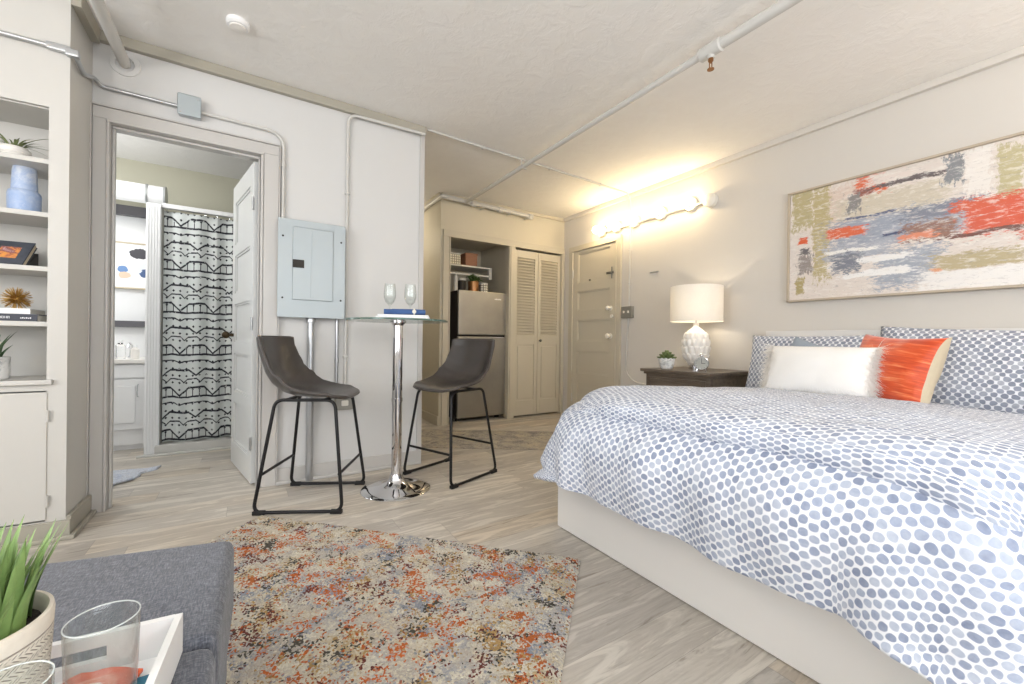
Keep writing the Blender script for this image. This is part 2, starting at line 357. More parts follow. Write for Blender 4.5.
def mk_painting():
    q = NT('abstract_canvas'); o = q.coord('UV'); x, y, _ = q.sep(o)     # u 0..W metres left to right, v 0..H metres
    _w = q.sep(q.noise(q.mapp(o, (5, 12, 1)), 1, 4, 0.7, col=True))
    x = q.M('ADD', x, q.M('MULTIPLY', q.M('SUBTRACT', _w[0], 0.5), 0.10)); y = q.M('ADD', y, q.M('MULTIPLY', q.M('SUBTRACT', _w[1], 0.5), 0.07))
    grit = q.noise(q.mapp(o, (30, 90, 1)), 1, 6, 0.75, 0.3)
    grit2 = q.noise(q.mapp(o, (60, 25, 1), (3, 7, 0)), 1, 5, 0.75, 0.3)
    big = q.noise(q.mapp(o, (4, 9, 1)), 1, 4, 0.6, 0.5)
    c = q.ramp(big, [(0.3, srgb(205, 190, 176)), (0.45, srgb(228, 220, 212)), (0.6, srgb(238, 234, 230)), (0.75, srgb(196, 194, 196))])
    def patch(c, cx, cy, w, h, colr, g=None, k=0.5, soft=0.25):
        g = g or grit
        du = q.M('DIVIDE', q.M('ABSOLUTE', q.M('SUBTRACT', x, cx)), w/2); dv = q.M('DIVIDE', q.M('ABSOLUTE', q.M('SUBTRACT', y, cy)), h/2)
        d = q.M('MAXIMUM', du, dv)
        f = q.M('ADD', d, q.M('MULTIPLY', q.M('SUBTRACT', g, 0.5), k*3))
        mk = q.M('SUBTRACT', 1.0, q.step(f, 1-soft*0.5, 1+soft*0.5))
        return q.mix(mk, c, colr)
    S = srgb
    P = [(.56, .40, 1.3, .9, S(222, 212, 204), grit, .5), (.33, .60, .20, .30, S(216, 198, 186), grit2, .45), (.55, .575, .55, .16, S(206, 196, 178), grit, .6), (.080, .66, .13, .30, S(184, 172, 132), grit2, .7), (.197, .47, .10, .66, S(186, 172, 130), grit2, .6),
         (.069, .099, .05, .12, S(176, 160, 112), grit2, .7), (.62, .41, .72, .20, S(158, 164, 178), grit, .8), (.80, .47, .35, .08, S(132, 136, 150), grit, 1.1), (.656, .16, .30, .24, S(164, 170, 182), grit, 1.0), (.40, .30, .35, .10, S(172, 176, 186), grit, 1.0),
         (.46, .23, .42, .045, S(236, 234, 232), grit, .8), (.50, .14, .36, .04, S(238, 236, 234), grit, .8), (.36, .31, .26, .022, S(236, 234, 230), grit, .8), (.475, .715, .15, .12, S(218, 112, 76), grit, .7), (.44, .68, .10, .05, S(150, 92, 80), grit, 1.1),
         (.650, .695, .34, .035, S(104, 94, 94), grit, 1.2), (.56, .74, .20, .06, S(226, 214, 206), grit, .9), (.379, .62, .08, .12, S(138, 134, 132), grit2, 1.0), (.349, .435, .21, .065, S(218, 106, 70), grit, .7), (.087, .427, .06, .04, S(220, 100, 58), grit, .6),
         (.345, .23, .14, .12, S(126, 130, 142), grit, 1.3), (.096, .343, .06, .05, S(110, 106, 108), grit, 1.3), (.10, .25, .08, .12, S(150, 140, 136), grit2, 1.2), (.48, .52, .30, .012, S(92, 100, 128), grit, .8), (.62, .375, .14, .018, S(72, 82, 112), grit, 1.1),
         (.853, .69, .08, .17, S(136, 138, 142), grit2, 1.1), (.945, .65, .10, .28, S(232, 226, 220), grit2, .8), (1.064, .59, .09, .30, S(190, 180, 142), grit2, .8), (.76, .36, .22, .11, S(150, 116, 104), grit, 1.3), (.70, .335, .16, .04, S(222, 142, 112), grit, 1.1),
         (1.03, .39, .28, .20, S(214, 98, 72), grit, .8), (1.25, .37, .30, .24, S(212, 92, 66), grit, .8), (.95, .46, .20, .05, S(212, 100, 72), grit, 1.0), (.98, .30, .30, .02, S(122, 84, 76), grit, 1.1), (.95, .155, .36, .10, S(186, 172, 138), grit, .9), (.78, .10, .05, .05, S(220, 160, 124), grit, .8),
         (.95, .052, .46, .11, S(236, 233, 230), grit, .6), (1.35, .08, .4, .16, S(230, 226, 222), grit, .6), (1.35, .62, .16, .3, S(196, 190, 180), grit2, .9)]
    for p in P: c = patch(c, *p)
    c = q.mix(q.M('MULTIPLY', q.step(q.noise(q.mapp(o, (8, 26, 1)), 1.6, 8, 0.8, .4), 0.50, 0.62), 0.55), c, srgb(240, 236, 230))
    c = q.mix(q.M('MULTIPLY', q.step(q.noise(q.mapp(o, (14, 40, 1), (5, 2, 0)), 1.3, 8, 0.85, .4), 0.53, 0.64), 0.40), c, srgb(128, 124, 126))
    q.set(Base_Color=c, Roughness=0.6); q.bump(grit, 0.3, 0.004); return q.m
MAT['painting'] = mk_painting()

def mk_curtain():
    q = NT('black_line_shower_curtain'); o = q.coord('UV'); x, y, _ = q.sep(o)
    wob = q.M('MULTIPLY', q.M('SUBTRACT', q.noise(o, 20, 2, 0.5), 0.5), 0.014)
    PX, PY = 0.25, 0.34
    fx = q.M('FRACT', q.M('DIVIDE', x, PX)); vy = q.M('ADD', y, wob)
    fy = q.M('MULTIPLY', q.M('FRACT', q.M('DIVIDE', vy, PY)), PY)
    def tri(f, k, ph=0.0):       # 0..1 triangle wave
        return q.M('ABSOLUTE', q.M('SUBTRACT', q.M('MULTIPLY', q.M('FRACT', q.M('ADD', q.M('MULTIPLY', f, k), ph)), 2.0), 1.0))
    def line(yy, target, w):
        return q.M('SUBTRACT', 1.0, q.step(q.M('ABSOLUTE', q.M('SUBTRACT', yy, target)), w*0.6, w*1.2))
    t1 = tri(fx, 1.0); t2 = tri(fx, 2.0, 0.25)
    zig = q.M('MULTIPLY', q.M('MINIMUM', q.M('MULTIPLY', t1, 1.9), 1.0), 0.062)
    m1 = line(fy, q.M('ADD', 0.03, zig), 0.0095)
    m2 = line(fy, 0.018, 0.0085)
    m3 = line(fy, q.M('ADD', 0.135, q.M('MULTIPLY', q.M('MINIMUM', q.M('MULTIPLY', t2, 2.2), 1.0), 0.028)), 0.0062)
    m4 = line(fy, q.M('SUBTRACT', 0.235, q.M('MULTIPLY', q.M('MAXIMUM', q.M('SUBTRACT', t1, 0.55), 0.0), 0.10)), 0.009)
    m5 = line(fy, q.M('ADD', 0.292, q.M('MULTIPLY', q.M('MINIMUM', t1, 0.3), 0.06)), 0.0062)
    tk = tri(fx, 5.0)
    ticks = q.M('MULTIPLY', q.M('SUBTRACT', 1.0, q.step(tk, 0.10, 0.17)), q.M('MULTIPLY', q.M('GREATER_THAN', fy, 0.018), q.M('LESS_THAN', fy, q.M('ADD', 0.03, zig))))
    fy6 = q.M('ABSOLUTE', q.M('SUBTRACT', q.M('FRACT', q.M('DIVIDE', vy, PY/6)), 0.35))
    dots = q.M('SUBTRACT', 1.0, q.step(q.M('ADD', q.M('MULTIPLY', tk, 0.025*1.0), q.M('MULTIPLY', fy6, 0.056)), 0.008, 0.0125))
    mk = m1
    for k in (m2, m3, m4, m5, ticks, dots): mk = q.M('MAXIMUM', mk, k)
    mk = q.M('MULTIPLY', mk, q.step(q.noise(o, 45, 3, 0.6), 0.3, 0.42))
    q.set(Base_Color=q.mix(mk, srgb(208, 212, 210), srgb(18, 20, 34)), Roughness=0.7); return q.m
MAT['curtain'] = mk_curtain()

def mk_blobs():
    q = NT('framed_abstract_print'); o = q.coord('UV'); x, y, _ = q.sep(o); nz = q.noise(o, 16, 2, 0.5)
    c = srgb(246, 246, 246)
    for cx, cy, rx, ry, colr in [(0.30, .31, .075, .05, srgb(60, 58, 66)), (0.33, .15, .035, .06, srgb(72, 96, 140)), (0.19, .16, .035, .03, srgb(110, 146, 196)),
                                 (0.20, .11, .04, .03, srgb(236, 200, 176)), (0.27, .19, .06, .06, srgb(228, 232, 240)), (0.08, .25, .05, .07, srgb(120, 150, 190))]:
        d = q.M('ADD', q.M('POWER', q.M('DIVIDE', q.M('SUBTRACT', x, cx), rx), 2.0), q.M('POWER', q.M('DIVIDE', q.M('SUBTRACT', y, cy), ry), 2.0))
        d = q.M('ADD', d, q.M('MULTIPLY', q.M('SUBTRACT', nz, 0.5), 2.2))
        c = q.mix(q.M('LESS_THAN', d, 1.0), c, colr)
    q.set(Base_Color=c, Roughness=0.4); return q.m
MAT['print'] = mk_blobs()
def mk_cover():
    q = NT('book_cover_flower_photo'); o = q.coord('UV'); x, y, _ = q.sep(o)
    n1 = q.noise(o, 30, 5, 0.7, 0.8); c = q.mix(n1, srgb(46, 52, 62), srgb(98, 102, 112))
    inner = q.M('MULTIPLY', q.M('LESS_THAN', q.M('ABSOLUTE', q.M('SUBTRACT', x, 0.112)), 0.034), q.M('LESS_THAN', q.M('ABSOLUTE', q.M('SUBTRACT', y, 0.066)), 0.040))
    ph = q.ramp(q.M('ADD', n1, q.M('MULTIPLY', y, 2.0)), [(0.5, srgb(236, 166, 84)), (0.6, srgb(220, 140, 90)), (0.68, srgb(130, 70, 74)), (0.78, srgb(214, 176, 178))])
    q.set(Base_Color=q.mix(inner, c, ph), Roughness=0.35); return q.m
MAT['cover'] = mk_cover()
def mk_grid(name, bg, fg):
    q = NT(name); o = q.coord(); x, y, z = q.sep(o)
    g = q.M('MAXIMUM', q.M('LESS_THAN', q.M('FRACT', q.M('DIVIDE', x, 0.028)), 0.3), q.M('LESS_THAN', q.M('FRACT', q.M('DIVIDE', z, 0.028)), 0.3))
    q.set(Base_Color=q.mix(g, srgb(*bg), srgb(*fg)), Roughness=0.7); return q.m
MAT['grid'] = mk_grid('woven_basket_grid', (226, 220, 200), (150, 140, 118))
MAT['grid2'] = mk_grid('patterned_canister', (232, 228, 214), (120, 112, 98))
MAT['boxwood'] = simple('brown_printed_box', (150, 104, 78), 0.6, var=0.2, vscale=25)
MAT['bathmat'] = mk_rug('pale_blue_bath_mat', (srgb(206, 214, 232), srgb(222, 228, 240), srgb(228, 232, 242), srgb(196, 206, 228), []), 1.2)
MAT['clockface'] = simple('clock_face', (220, 220, 214), 0.3)
MAT['facet'] = MAT['ceramic']

# ------------------------------------------------------------------ mesh helpers
def BM(): return bmesh.new()
def box(bm, x0, x1, y0, y1, z0, z1, bev=0.0, M=None, seg=2):
    vs = [bm.verts.new((x, y, z)) for x in (x0, x1) for y in (y0, y1) for z in (z0, z1)]
    idx = [(0, 1, 3, 2), (4, 6, 7, 5), (0, 4, 5, 1), (2, 3, 7, 6), (0, 2, 6, 4), (1, 5, 7, 3)]
    fs = [bm.faces.new([vs[i] for i in f]) for f in idx]
    if bev > 0:
        es = list({e for f in fs for e in f.edges})
        r = bmesh.ops.bevel(bm, geom=es, offset=bev, segments=seg, profile=0.5, affect='EDGES')
        vs = list({v for f in r['faces'] for v in f.verts} | {v for v in vs if v.is_valid})
    if M is not None: bmesh.ops.transform(bm, matrix=M, verts=vs)
    return bm
def prism(bm, pts, z0, z1, bev=0.0, M=None):
    a = [bm.verts.new((x, y, z0)) for x, y in pts]; b = [bm.verts.new((x, y, z1)) for x, y in pts]
    n = len(pts); fs = [bm.faces.new(a[::-1]), bm.faces.new(b)]
    for i in range(n): fs.append(bm.faces.new((a[i], a[(i+1) % n], b[(i+1) % n], b[i])))
    vs = a+b
    if bev > 0:
        r = bmesh.ops.bevel(bm, geom=list({e for f in fs for e in f.edges}), offset=bev, segments=3, profile=0.5, affect='EDGES')
        vs = list({v for f in r['faces'] for v in f.verts} | {v for v in vs if v.is_valid})
    if M is not None: bmesh.ops.transform(bm, matrix=M, verts=vs)
    return bm
def rounded(points, r=0.05, k=6):
    """round the corners of a polyline"""
    P = [Vector(p) for p in points]; out = [P[0]]
    for i in range(1, len(P)-1):
        a, b, c = P[i-1], P[i], P[i+1]; d1 = (a-b); d2 = (c-b)
        q = min(r, d1.length*0.49, d2.length*0.49); p1 = b+d1.normalized()*q; p2 = b+d2.normalized()*q
        for j in range(k+1):
            t = j/k; out.append(p1*(1-t)**2 + b*2*t*(1-t) + p2*t*t)
    out.append(P[-1]); return out
def tube(bm, pts, r, seg=12, closed=False, radii=None):
    P = [Vector(p) for p in pts]; n = len(P); rings = []
    nrm = None
    for i in range(n):
        if closed: t = (P[(i+1) % n]-P[i-1]).normalized()
        else: t = (P[min(i+1, n-1)]-P[max(i-1, 0)]).normalized()
        if nrm is None:
            nrm = t.cross(Vector((0, 0, 1)));
            if nrm.length < 1e-3: nrm = t.cross(Vector((1, 0, 0)))
            nrm.normalize()
        else:
            nrm = (nrm - t*nrm.dot(t)).normalized()
        bi = t.cross(nrm); rr = radii[i] if radii else r
        rings.append([bm.verts.new(P[i] + nrm*cos(2*PI*k/seg)*rr + bi*sin(2*PI*k/seg)*rr) for k in range(seg)])
    for i in range(n if closed else n-1):
        A, B = rings[i], rings[(i+1) % n]
        for k in range(seg): bm.faces.new((A[k], A[(k+1) % seg], B[(k+1) % seg], B[k]))
    if not closed: bm.faces.new(rings[0][::-1]); bm.faces.new(rings[-1])
    return bm
def lathe(bm, prof, seg=32, cx=0, cy=0, cz=0, M=None, cap=True, mod=None):
    """prof: (r, z) list"""
    rings = []; uvl = bm.loops.layers.uv.verify(); allv = []
    for r, z in prof:
        ring = []
        if r < 1e-6:
            v = bm.verts.new((cx, cy, cz+z)); rings.append([v]*seg); allv.append(v); continue
        for k in range(seg):
            a = 2*PI*k/seg; rr = r*(mod(a, z) if mod else 1)
            v = bm.verts.new((cx+rr*cos(a), cy+rr*sin(a), cz+z)); ring.append(v)
        rings.append(ring); allv += ring
    for i in range(len(rings)-1):
        A, B = rings[i], rings[i+1]
        for k in range(seg):
            q4 = [(A[k], k, prof[i][1]), (A[(k+1) % seg], k+1, prof[i][1]), (B[(k+1) % seg], k+1, prof[i+1][1]), (B[k], k, prof[i+1][1])]
            if A[0] is A[1]: q4 = q4[1:] if A[0] is A[1] else q4
            elif B[0] is B[1]: q4 = q4[:3]
            if A[0] is A[1] and B[0] is B[1]: continue
            f = bm.faces.new([q_[0] for q_ in q4])
            R = max(prof[i][0], prof[i+1][0], 0.001)
            for l, (_v, kk, zz) in zip(f.loops, q4):
                l[uvl].uv = (2*PI*kk/seg*0.075, zz)
    if cap:
        if prof[0][0] > 1e-4: bm.faces.new(rings[0][::-1])
        if prof[-1][0] > 1e-4: bm.faces.new(rings[-1])
    if M is not None: bmesh.ops.transform(bm, matrix=M, verts=allv)
    return bm
def cylM(p0, p1):
    p0 = Vector(p0); d = Vector(p1)-p0
    return Matrix.Translation(p0) @ d.to_track_quat('Z', 'Y').to_matrix().to_4x4(), d.length
def cyl(bm, p0, p1, r, seg=20, bev=0.0):
    Mx, L = cylM(p0, p1); b = min(bev, L/2, r)
    pr = [(r, 0), (r, L)] if not bev else [(r-b, 0), (r, b), (r, L-b), (r-b, L)]
    return lathe(bm, pr, seg, M=Mx)
def ball(bm, c, r, seg=20, rings=12, sc=(1, 1, 1)):
    Mx = Matrix.Translation(c) @ Matrix.Diagonal((*sc, 1))
    bmesh.ops.create_uvsphere(bm, u_segments=seg, v_segments=rings, radius=r, matrix=Mx); return bm
def grid(bm, fn, nu, nv, uv=None):
    uvl = bm.loops.layers.uv.verify()
    V = [[bm.verts.new(fn(i/nu, j/nv)) for j in range(nv+1)] for i in range(nu+1)]
    for i in range(nu):
        for j in range(nv):
            f = bm.faces.new((V[i][j], V[i+1][j], V[i+1][j+1], V[i][j+1]))
            if uv:
                for l, (a, b) in zip(f.loops, ((i, j), (i+1, j), (i+1, j+1), (i, j+1))): l[uvl].uv = uv(a/nu, b/nv)
    return V
def plane_uv(bm, f, pts):
    uvl = bm.loops.layers.uv.verify()
    for l, p in zip(f.loops, pts): l[uvl].uv = p

def obj(name, bm, mat, parent=None, ang=35, loc=None, mats=None, fix=True):
    if fix: bmesh.ops.recalc_face_normals(bm, faces=bm.faces)
    me = bpy.data.meshes.new(name); bm.to_mesh(me); bm.free()
    for mm in (mats or [mat]): me.materials.append(MAT[mm] if isinstance(mm, str) else mm)
    me.polygons.foreach_set('use_smooth', [True]*len(me.polygons)); me.set_sharp_from_angle(angle=radians(ang))
    o = bpy.data.objects.new(name, me); COL.objects.link(o)
    if loc is not None: o.location = loc
    if parent: o.parent = parent
    if ang == 35 and len(me.polygons) < 20000:
        w = o.modifiers.new('weighted_normal', 'WEIGHTED_NORMAL'); w.keep_sharp = True
    return o
def tag(o, label, cat, group=None, kind=None):
    o['label'] = label; o['category'] = cat
    if group: o['group'] = group
    if kind: o['kind'] = kind
    return o
def thing(name, label, cat, loc=(0, 0, 0), rz=0, group=None):
    o = bpy.data.objects.new(name, None); COL.objects.link(o); o.location = loc; o.rotation_euler = (0, 0, rz)
    o.empty_display_size = 0.1
    return tag(o, label, cat, group)
def struct(name, bm, mat, parent=None, label=None, **k):
    o = obj(name, bm, mat, parent, **k)
    if not parent: o['kind'] = 'structure'
    if label: o['label'] = label
    return o
def mod(o, typ, **kw):
    md = o.modifiers.new(typ.lower(), typ)
    for k, v in kw.items(): setattr(md, k, v)
    return md
def copy_tree(root):
    r = root.copy(); COL.objects.link(r)
    for ch in list(root.children):
        c = ch.copy(); COL.objects.link(c); c.parent = r
        for g in ch.children:
            d = g.copy(); COL.objects.link(d); d.parent = c
    return r

# ================================================================== SETTING
H = 2.5; RX = 3.44; WY = 3.0; FY = 4.2; BY = 2.68; LX = -2.6; BACK = -1.7; DEEP = 6.0
b = BM(); box(b, LX-0.1, RX+0.1, BACK-0.1, DEEP+0.1, -0.1, 0); struct('floor', b, 'floor')
b = BM(); box(b, LX-0.1, RX+0.1, BACK-0.1, DEEP+0.1, H, H+0.1); struct('ceiling', b, 'ceiling')
b = BM(); box(b, RX, RX+0.1, BACK-0.1, FY+0.0, 0, H); struct('wall_right', b, 'wallr')
# wall with the bathroom doorway: opening X -.59..0.05, z 0..2.0
b = BM()
box(b, -0.69, -0.62, WY, WY+0.11, 0, H); box(b, 0.06, 1.09, WY, WY+0.11, 0, H); box(b, -0.62, 0.06, WY, WY+0.11, 2.045, H)
struct('wall_front', b, 'wall')
b = BM(); box(b, 0.99, 1.09, WY+0.11, DEEP, 0, H); struct('wall_hall', b, 'wall')
b = BM(); box(b, LX, -0.69, WY+0.0, WY+0.11, 0, H); struct('wall_alcove', b, 'wall')
# bathroom shell
b = BM(); box(b, LX, 0.99, 5.0, 5.1, 0, H); struct('wall_bathroom', b, 'bathwall')
b = BM(); box(b, -2.0, -.665, 4.985, 5.0, 0, 2.07); struct('trim_10', b, 'white')
b = BM(); box(b, -2.1, -2.0, WY+0.11, 5.0, 0, H); struct('wall_bathroom_side', b, 'wall')
# hall block: closet face
b = BM()
box(b, 1.74, RX, FY, FY+0.06, 2.115, H)              # upper wall
box(b, 1.74, 1.80, FY+0.06, DEEP, 0, H)               # block side facing the hall
box(b, 1.74, 1.7655, FY, FY+0.06, 0, 2.115)
struct('wall_closet', b, 'tanwall')
b = BM(); box(b, 1.80, RX, 4.98, 5.04, 0, H); struct('wall_closet_back', b, 'tanwall')
b = BM(); box(b, 2.64, 2.68, FY+0.07, 4.98, 0, 2.115); struct('wall_closet_divider', b, 'tan')
b = BM(); box(b, 1.80, RX, FY+0.07, 4.98, 2.115, 2.14); struct('ceiling_closet', b, 'tan')
b = BM(); box(b, RX, RX+0.1, FY, DEEP, 0, H); struct('wall_closet_right', b, 'tanwall')
b = BM(); box(b, 1.0, RX, DEEP, DEEP+0.1, 0, H); struct('wall_hall_end', b, 'tanwall')
# rear and left walls with their windows
b = BM()
box(b, LX, -0.9, BACK-0.1, BACK, 0, H); box(b, 2.1, RX, BACK-0.1, BACK, 0, H); box(b, -0.9, 2.1, BACK-0.1, BACK, 0, 0.7); box(b, -0.9, 2.1, BACK-0.1, BACK, 2.3, H)
struct('wall_rear', b, 'wall')
b = BM()
box(b, LX-0.1, LX, BACK, -0.7, 0, H); box(b, LX-0.1, LX, 1.5, WY, 0, H); box(b, LX-0.1, LX, -0.7, 1.5, 0, 0.7); box(b, LX-0.1, LX, -0.7, 1.5, 2.3, H)
box(b, LX-0.1, LX, WY, DEEP, 0, H)
struct('wall_left', b, 'wall')
def window(name, ax, c, a0, a1, z0, z1):
    b = BM()
    def bx(p0, p1, q0, q1, t=0.03):
        if ax == 'y': box(b, p0, p1, c-t, c+t, q0, q1, 0.004)
        else: box(b, c-t, c+t, p0, p1, q0, q1, 0.004)
    bx(a0, a0+.06, z0, z1); bx(a1-.06, a1, z0, z1); bx(a0, a1, z0, z0+.06); bx(a0, a1, z1-.06, z1)
    bx((a0+a1)/2-.03, (a0+a1)/2+.03, z0, z1); bx(a0, a1, (z0+z1)/2-.02, (z0+z1)/2+.02, .02)
    w = struct(name, b, 'white')
    g = BM()
    if ax == 'y': box(g, a0+.05, a1-.05, c-.003, c+.003, z0+.05, z1-.05)
    else: box(g, c-.003, c+.003, a0+.05, a1-.05, z0+.05, z1-.05)
    obj('window_pane', g, 'thin', w)
window('window_1', 'y', BACK-0.06, -0.9, 2.1, 0.7, 2.3)
window('window_2', 'x', LX-0.06, -0.7, 1.5, 0.7, 2.3)

# trims
def strip(name, x0, x1, y0, y1, z0, z1, mat='trim', bev=0.004):
    b = BM(); box(b, x0, x1, y0, y1, z0, z1, bev); return struct(name, b, mat)
strip('trim_1', -0.69, 1.105, WY-0.035, WY, 2.445, H)
strip('trim_2', -0.69, -0.655, BY, WY-0.035, 2.42, H)
strip('trim_3', 1.068, 1.104, WY-0.014, WY+0.11, 0, 2.445, 'casing')     # corner guard at the wall end
strip('trim_4', 1.74, RX, FY-0.02, FY, 2.46, H, 'tan')
strip('trim_5', 1.71, 1.74, FY, DEEP, 2.45, H, 'tan')
strip('trim_6', RX-0.035, RX, BACK, FY-0.03, 2.455, H, 'wallr')
b = BM()
box(b, 0.156, 1.085, WY-0.015, WY, 0, 0.10, 0.004); box(b, 0.156, 1.1, WY-0.032, WY-0.015, 0, 0.022, 0.006)
struct('baseboard_front', b, 'casing')
b = BM(); box(b, -0.69, -0.672, BY-0.0, WY-0.02, 0, 0.10, 0.004); box(b, -0.672, -0.652, BY-0.035, WY-0.02, 0, 0.02, 0.006); struct('baseboard_alcove', b, 'trim')
b = BM(); box(b, 1.725, 1.74, FY-0.0, DEEP, 0, 0.10, 0.004); struct('baseboard_hall', b, 'tan')
b = BM(); box(b, RX-0.015, RX, BACK, 3.19, 0, 0.10, 0.004); struct('baseboard_right', b, 'wallr')

# bathroom door casing, jamb with stepped stops
b = BM()
y0 = WY-0.02
box(b, -0.685, -0.632, y0, WY, 0, 2.052, 0.003); box(b, 0.075, 0.156, y0, WY, 0, 2.052, 0.003); box(b, -0.685, 0.156, y0, WY, 2.052, 2.112, 0.003)
box(b, -0.692, -0.686, y0-0.010, WY, 0, 2.122, 0.002); box(b, 0.157, 0.164, y0-0.010, WY, 0, 2.122, 0.002); box(b, -0.685, 0.156, y0-0.010, WY, 2.113, 2.122, 0.002)
box(b, -0.631, -0.619, y0-0.006, WY+0.12, 0, 2.038, 0.003); box(b, 0.060, 0.074, y0-0.006, WY+0.12, 0, 2.038, 0.003); box(b, -0.631, 0.074, y0-0.006, WY+0.12, 2.039, 2.051, 0.003)
box(b, -0.618, -0.606, WY+0.02, WY+0.05, 0, 2.024, 0.003); box(b, 0.048, 0.059, WY+0.02, WY+0.05, 0, 2.024, 0.003); box(b, -0.618, 0.059, WY+0.02, WY+0.05, 2.025, 2.038, 0.003)
struct('trim_7', b, 'casing')

def panel_door(name, W, Hd, T, panels, mat, frame_x=0.10):
    """door in local coords: x 0..W, y -T/2..T/2, z 0..Hd; panels = [(z0,z1),...] recessed"""
    b = BM()
    box(b, 0, frame_x, -T/2, T/2, 0, Hd, 0.002); box(b, W-frame_x, W, -T/2, T/2, 0, Hd, 0.002)
    zs = [0] + [z for p in panels for z in p] + [Hd]
    for i in range(0, len(zs), 2): box(b, frame_x, W-frame_x, -T/2, T/2, zs[i], zs[i+1], 0.002)
    for z0, z1 in panels:
        box(b, frame_x, W-frame_x, -T/2+0.014, T/2-0.014, z0, z1)
        for s in (-1, 1):      # sloped bead round the panel
            yy = s*(T/2-0.006)
            bx0, bx1 = frame_x, W-frame_x
            box(b, bx0, bx0+.014, min(yy, yy-s*.01), max(yy, yy-s*.01), z0, z1, .002); box(b, bx1-.014, bx1, min(yy, yy-s*.01), max(yy, yy-s*.01), z0, z1, .002)
            box(b, bx0, bx1, min(yy, yy-s*.01), max(yy, yy-s*.01), z0, z0+.014, .002); box(b, bx0, bx1, min(yy, yy-s*.01), max(yy, yy-s*.01), z1-.014, z1, .002)
    return struct(name, b, mat)
# bathroom door, swung open into the bathroom (hinged on the right jamb)
d1 = panel_door('door_1', 0.66, 2.01, 0.038, [(0.16, .45), (.53, .80), (.88, 1.15), (1.23, 1.50), (1.58, 1.88)], 'wdoor', 0.09)
d1.location = (0.042, WY+0.07, 0.008); d1.rotation_euler = (0, 0, radians(100.5))
b = BM(); cyl(b, (0.60, 0.019, 0.93), (0.60, 0.05, 0.93), 0.012); ball(b, (0.60, 0.066, 0.93), 0.026); cyl(b, (0.60, -0.019, 0.93), (0.60, -0.05, 0.93), 0.012); ball(b, (0.60, -0.066, 0.93), 0.026)
obj('door_knob', b, 'bronze', d1)
for z in (0.25, 1.0, 1.75):
    b = BM(); cyl(b, (0.0, 0.022, z-.04), (0.0, 0.022, z+.04), 0.007, 10); obj('hinge', b, 'galv', d1)

# entry door on the right wall (X = RX), Y 3.28..3.99
b = BM()
xf = RX-0.026
box(b, xf, RX, 3.205, 3.264, 0, 2.046, 0.003); box(b, xf, RX, 4.004, 4.07, 0, 2.046, 0.003); box(b, xf, RX, 3.205, 4.07, 2.047, 2.10, 0.003)
box(b, xf-.008, RX, 3.265, 3.277, 0, 2.034, .002); box(b, xf-.008, RX, 3.992, 4.003, 0, 2.034, .002); box(b, xf-.008, RX, 3.265, 4.003, 2.035, 2.046, .002)
struct('trim_8', b, 'tan')
d2 = panel_door('door_2', 0.71, 2.02, 0.04, [(0.16, .42), (.53, .80), (.92, 1.17), (1.29, 1.52), (1.62, 1.99)], 'tan', 0.085)
d2.location = (RX-0.001, 3.99, 0.01); d2.rotation_euler = (0, 0, radians(-90))
for z, x, r in ((1.29, .64, .027), (.98, .64, .030)):
    b = BM(); cyl(b, (x, -0.019, z), (x, -0.025, z), r*1.05, 20); cyl(b, (x, -0.025, z), (x, -0.055, z), 0.011); ball(b, (x, -0.066, z), r*.95, sc=(1, .75, 1)); obj('door_knob', b, 'porcelain', d2)
b = BM(); box(b, .575, .68, -.032, -.018, 1.675, 1.70, .003); cyl(b, (.66, -.028, 1.62), (.66, -.028, 1.75), .007, 10); obj('slide_bolt', b, 'steelw', d2)
b = BM(); cyl(b, (.30, -.018, 1.645), (.30, -.026, 1.645), .012, 14); obj('peephole', b, 'steelw', d2)
b = BM(); cyl(b, (.665, -.019, 1.20), (.665, -.035, 1.20), .02, 16); obj('lock_cylinder', b, 'porcelain', d2)
for z in (0.22, 1.75):
    b = BM(); cyl(b, (0.0, -0.024, z-.05), (0.0, -0.024, z+.05), 0.008, 10); obj('hinge', b, 'cream', d2)

# closet face casing
b = BM(); yy = FY-0.02
box(b, 1.766, 1.834, yy, FY+0.06, 0, 2.039, 0.003)
box(b, 2.60, 2.617, yy, FY+0.068, 0, 2.039, 0.003); box(b, 2.631, 2.685, yy, FY+0.068, 0, 2.039, 0.003); box(b, 1.766, RX-0.001, yy, FY+0.068, 2.04, 2.115, 0.003)
box(b, 3.395, RX-.001, yy, FY+0.068, 0, 2.039, 0.003)
box(b, 2.618, 2.630, yy-0.008, FY+.06, 0, 2.039, 0.003); box(b, 1.835, 1.848, yy-.006, FY+.06, 0, 2.039, .002)
struct('trim_9', b, 'tan')
# bifold louvre doors
def leaf(b, x0, x1):
    y0, y1 = FY+0.012, FY+0.045
    st = 0.045
    box(b, x0, x0+st, y0, y1, .02, 2.02, .002); box(b, x1-st, x1, y0, y1, .02, 2.02, .002)
    for z0, z1 in ((.02, .20), (.88, 1.00), (1.93, 2.02)): box(b, x0+st, x1-st, y0, y1, z0, z1, .002)
    box(b, x0+st, x1-st, y0+.012, y1-.008, .20, .88); box(b, x0+st+.02, x1-st-.02, y0+.004, y1-.01, .22, .86, .008)
    n = 26
    for i in range(n):
        z = 1.005 + (i+.5)*(1.93-1.005)/n
        M_ = Matrix.Translation(((x0+x1)/2, (y0+y1)/2, z)) @ Matrix.Rotation(radians(52), 4, 'X')
        box(b, -(x1-x0)/2+st, (x1-x0)/2-st, -.021, .021, -.0035, .0035, 0, M_)
d3 = BM(); leaf(d3, 2.69, 3.038); leaf(d3, 3.043, 3.39); d3 = struct('door_3', d3, 'tan')
b = BM(); cyl(b, (3.07, FY+.012, .93), (3.07, FY-.008, .93), .007); ball(b, (3.07, FY-.018, .93), .017); obj('door_knob', b, 'steelw', d3)

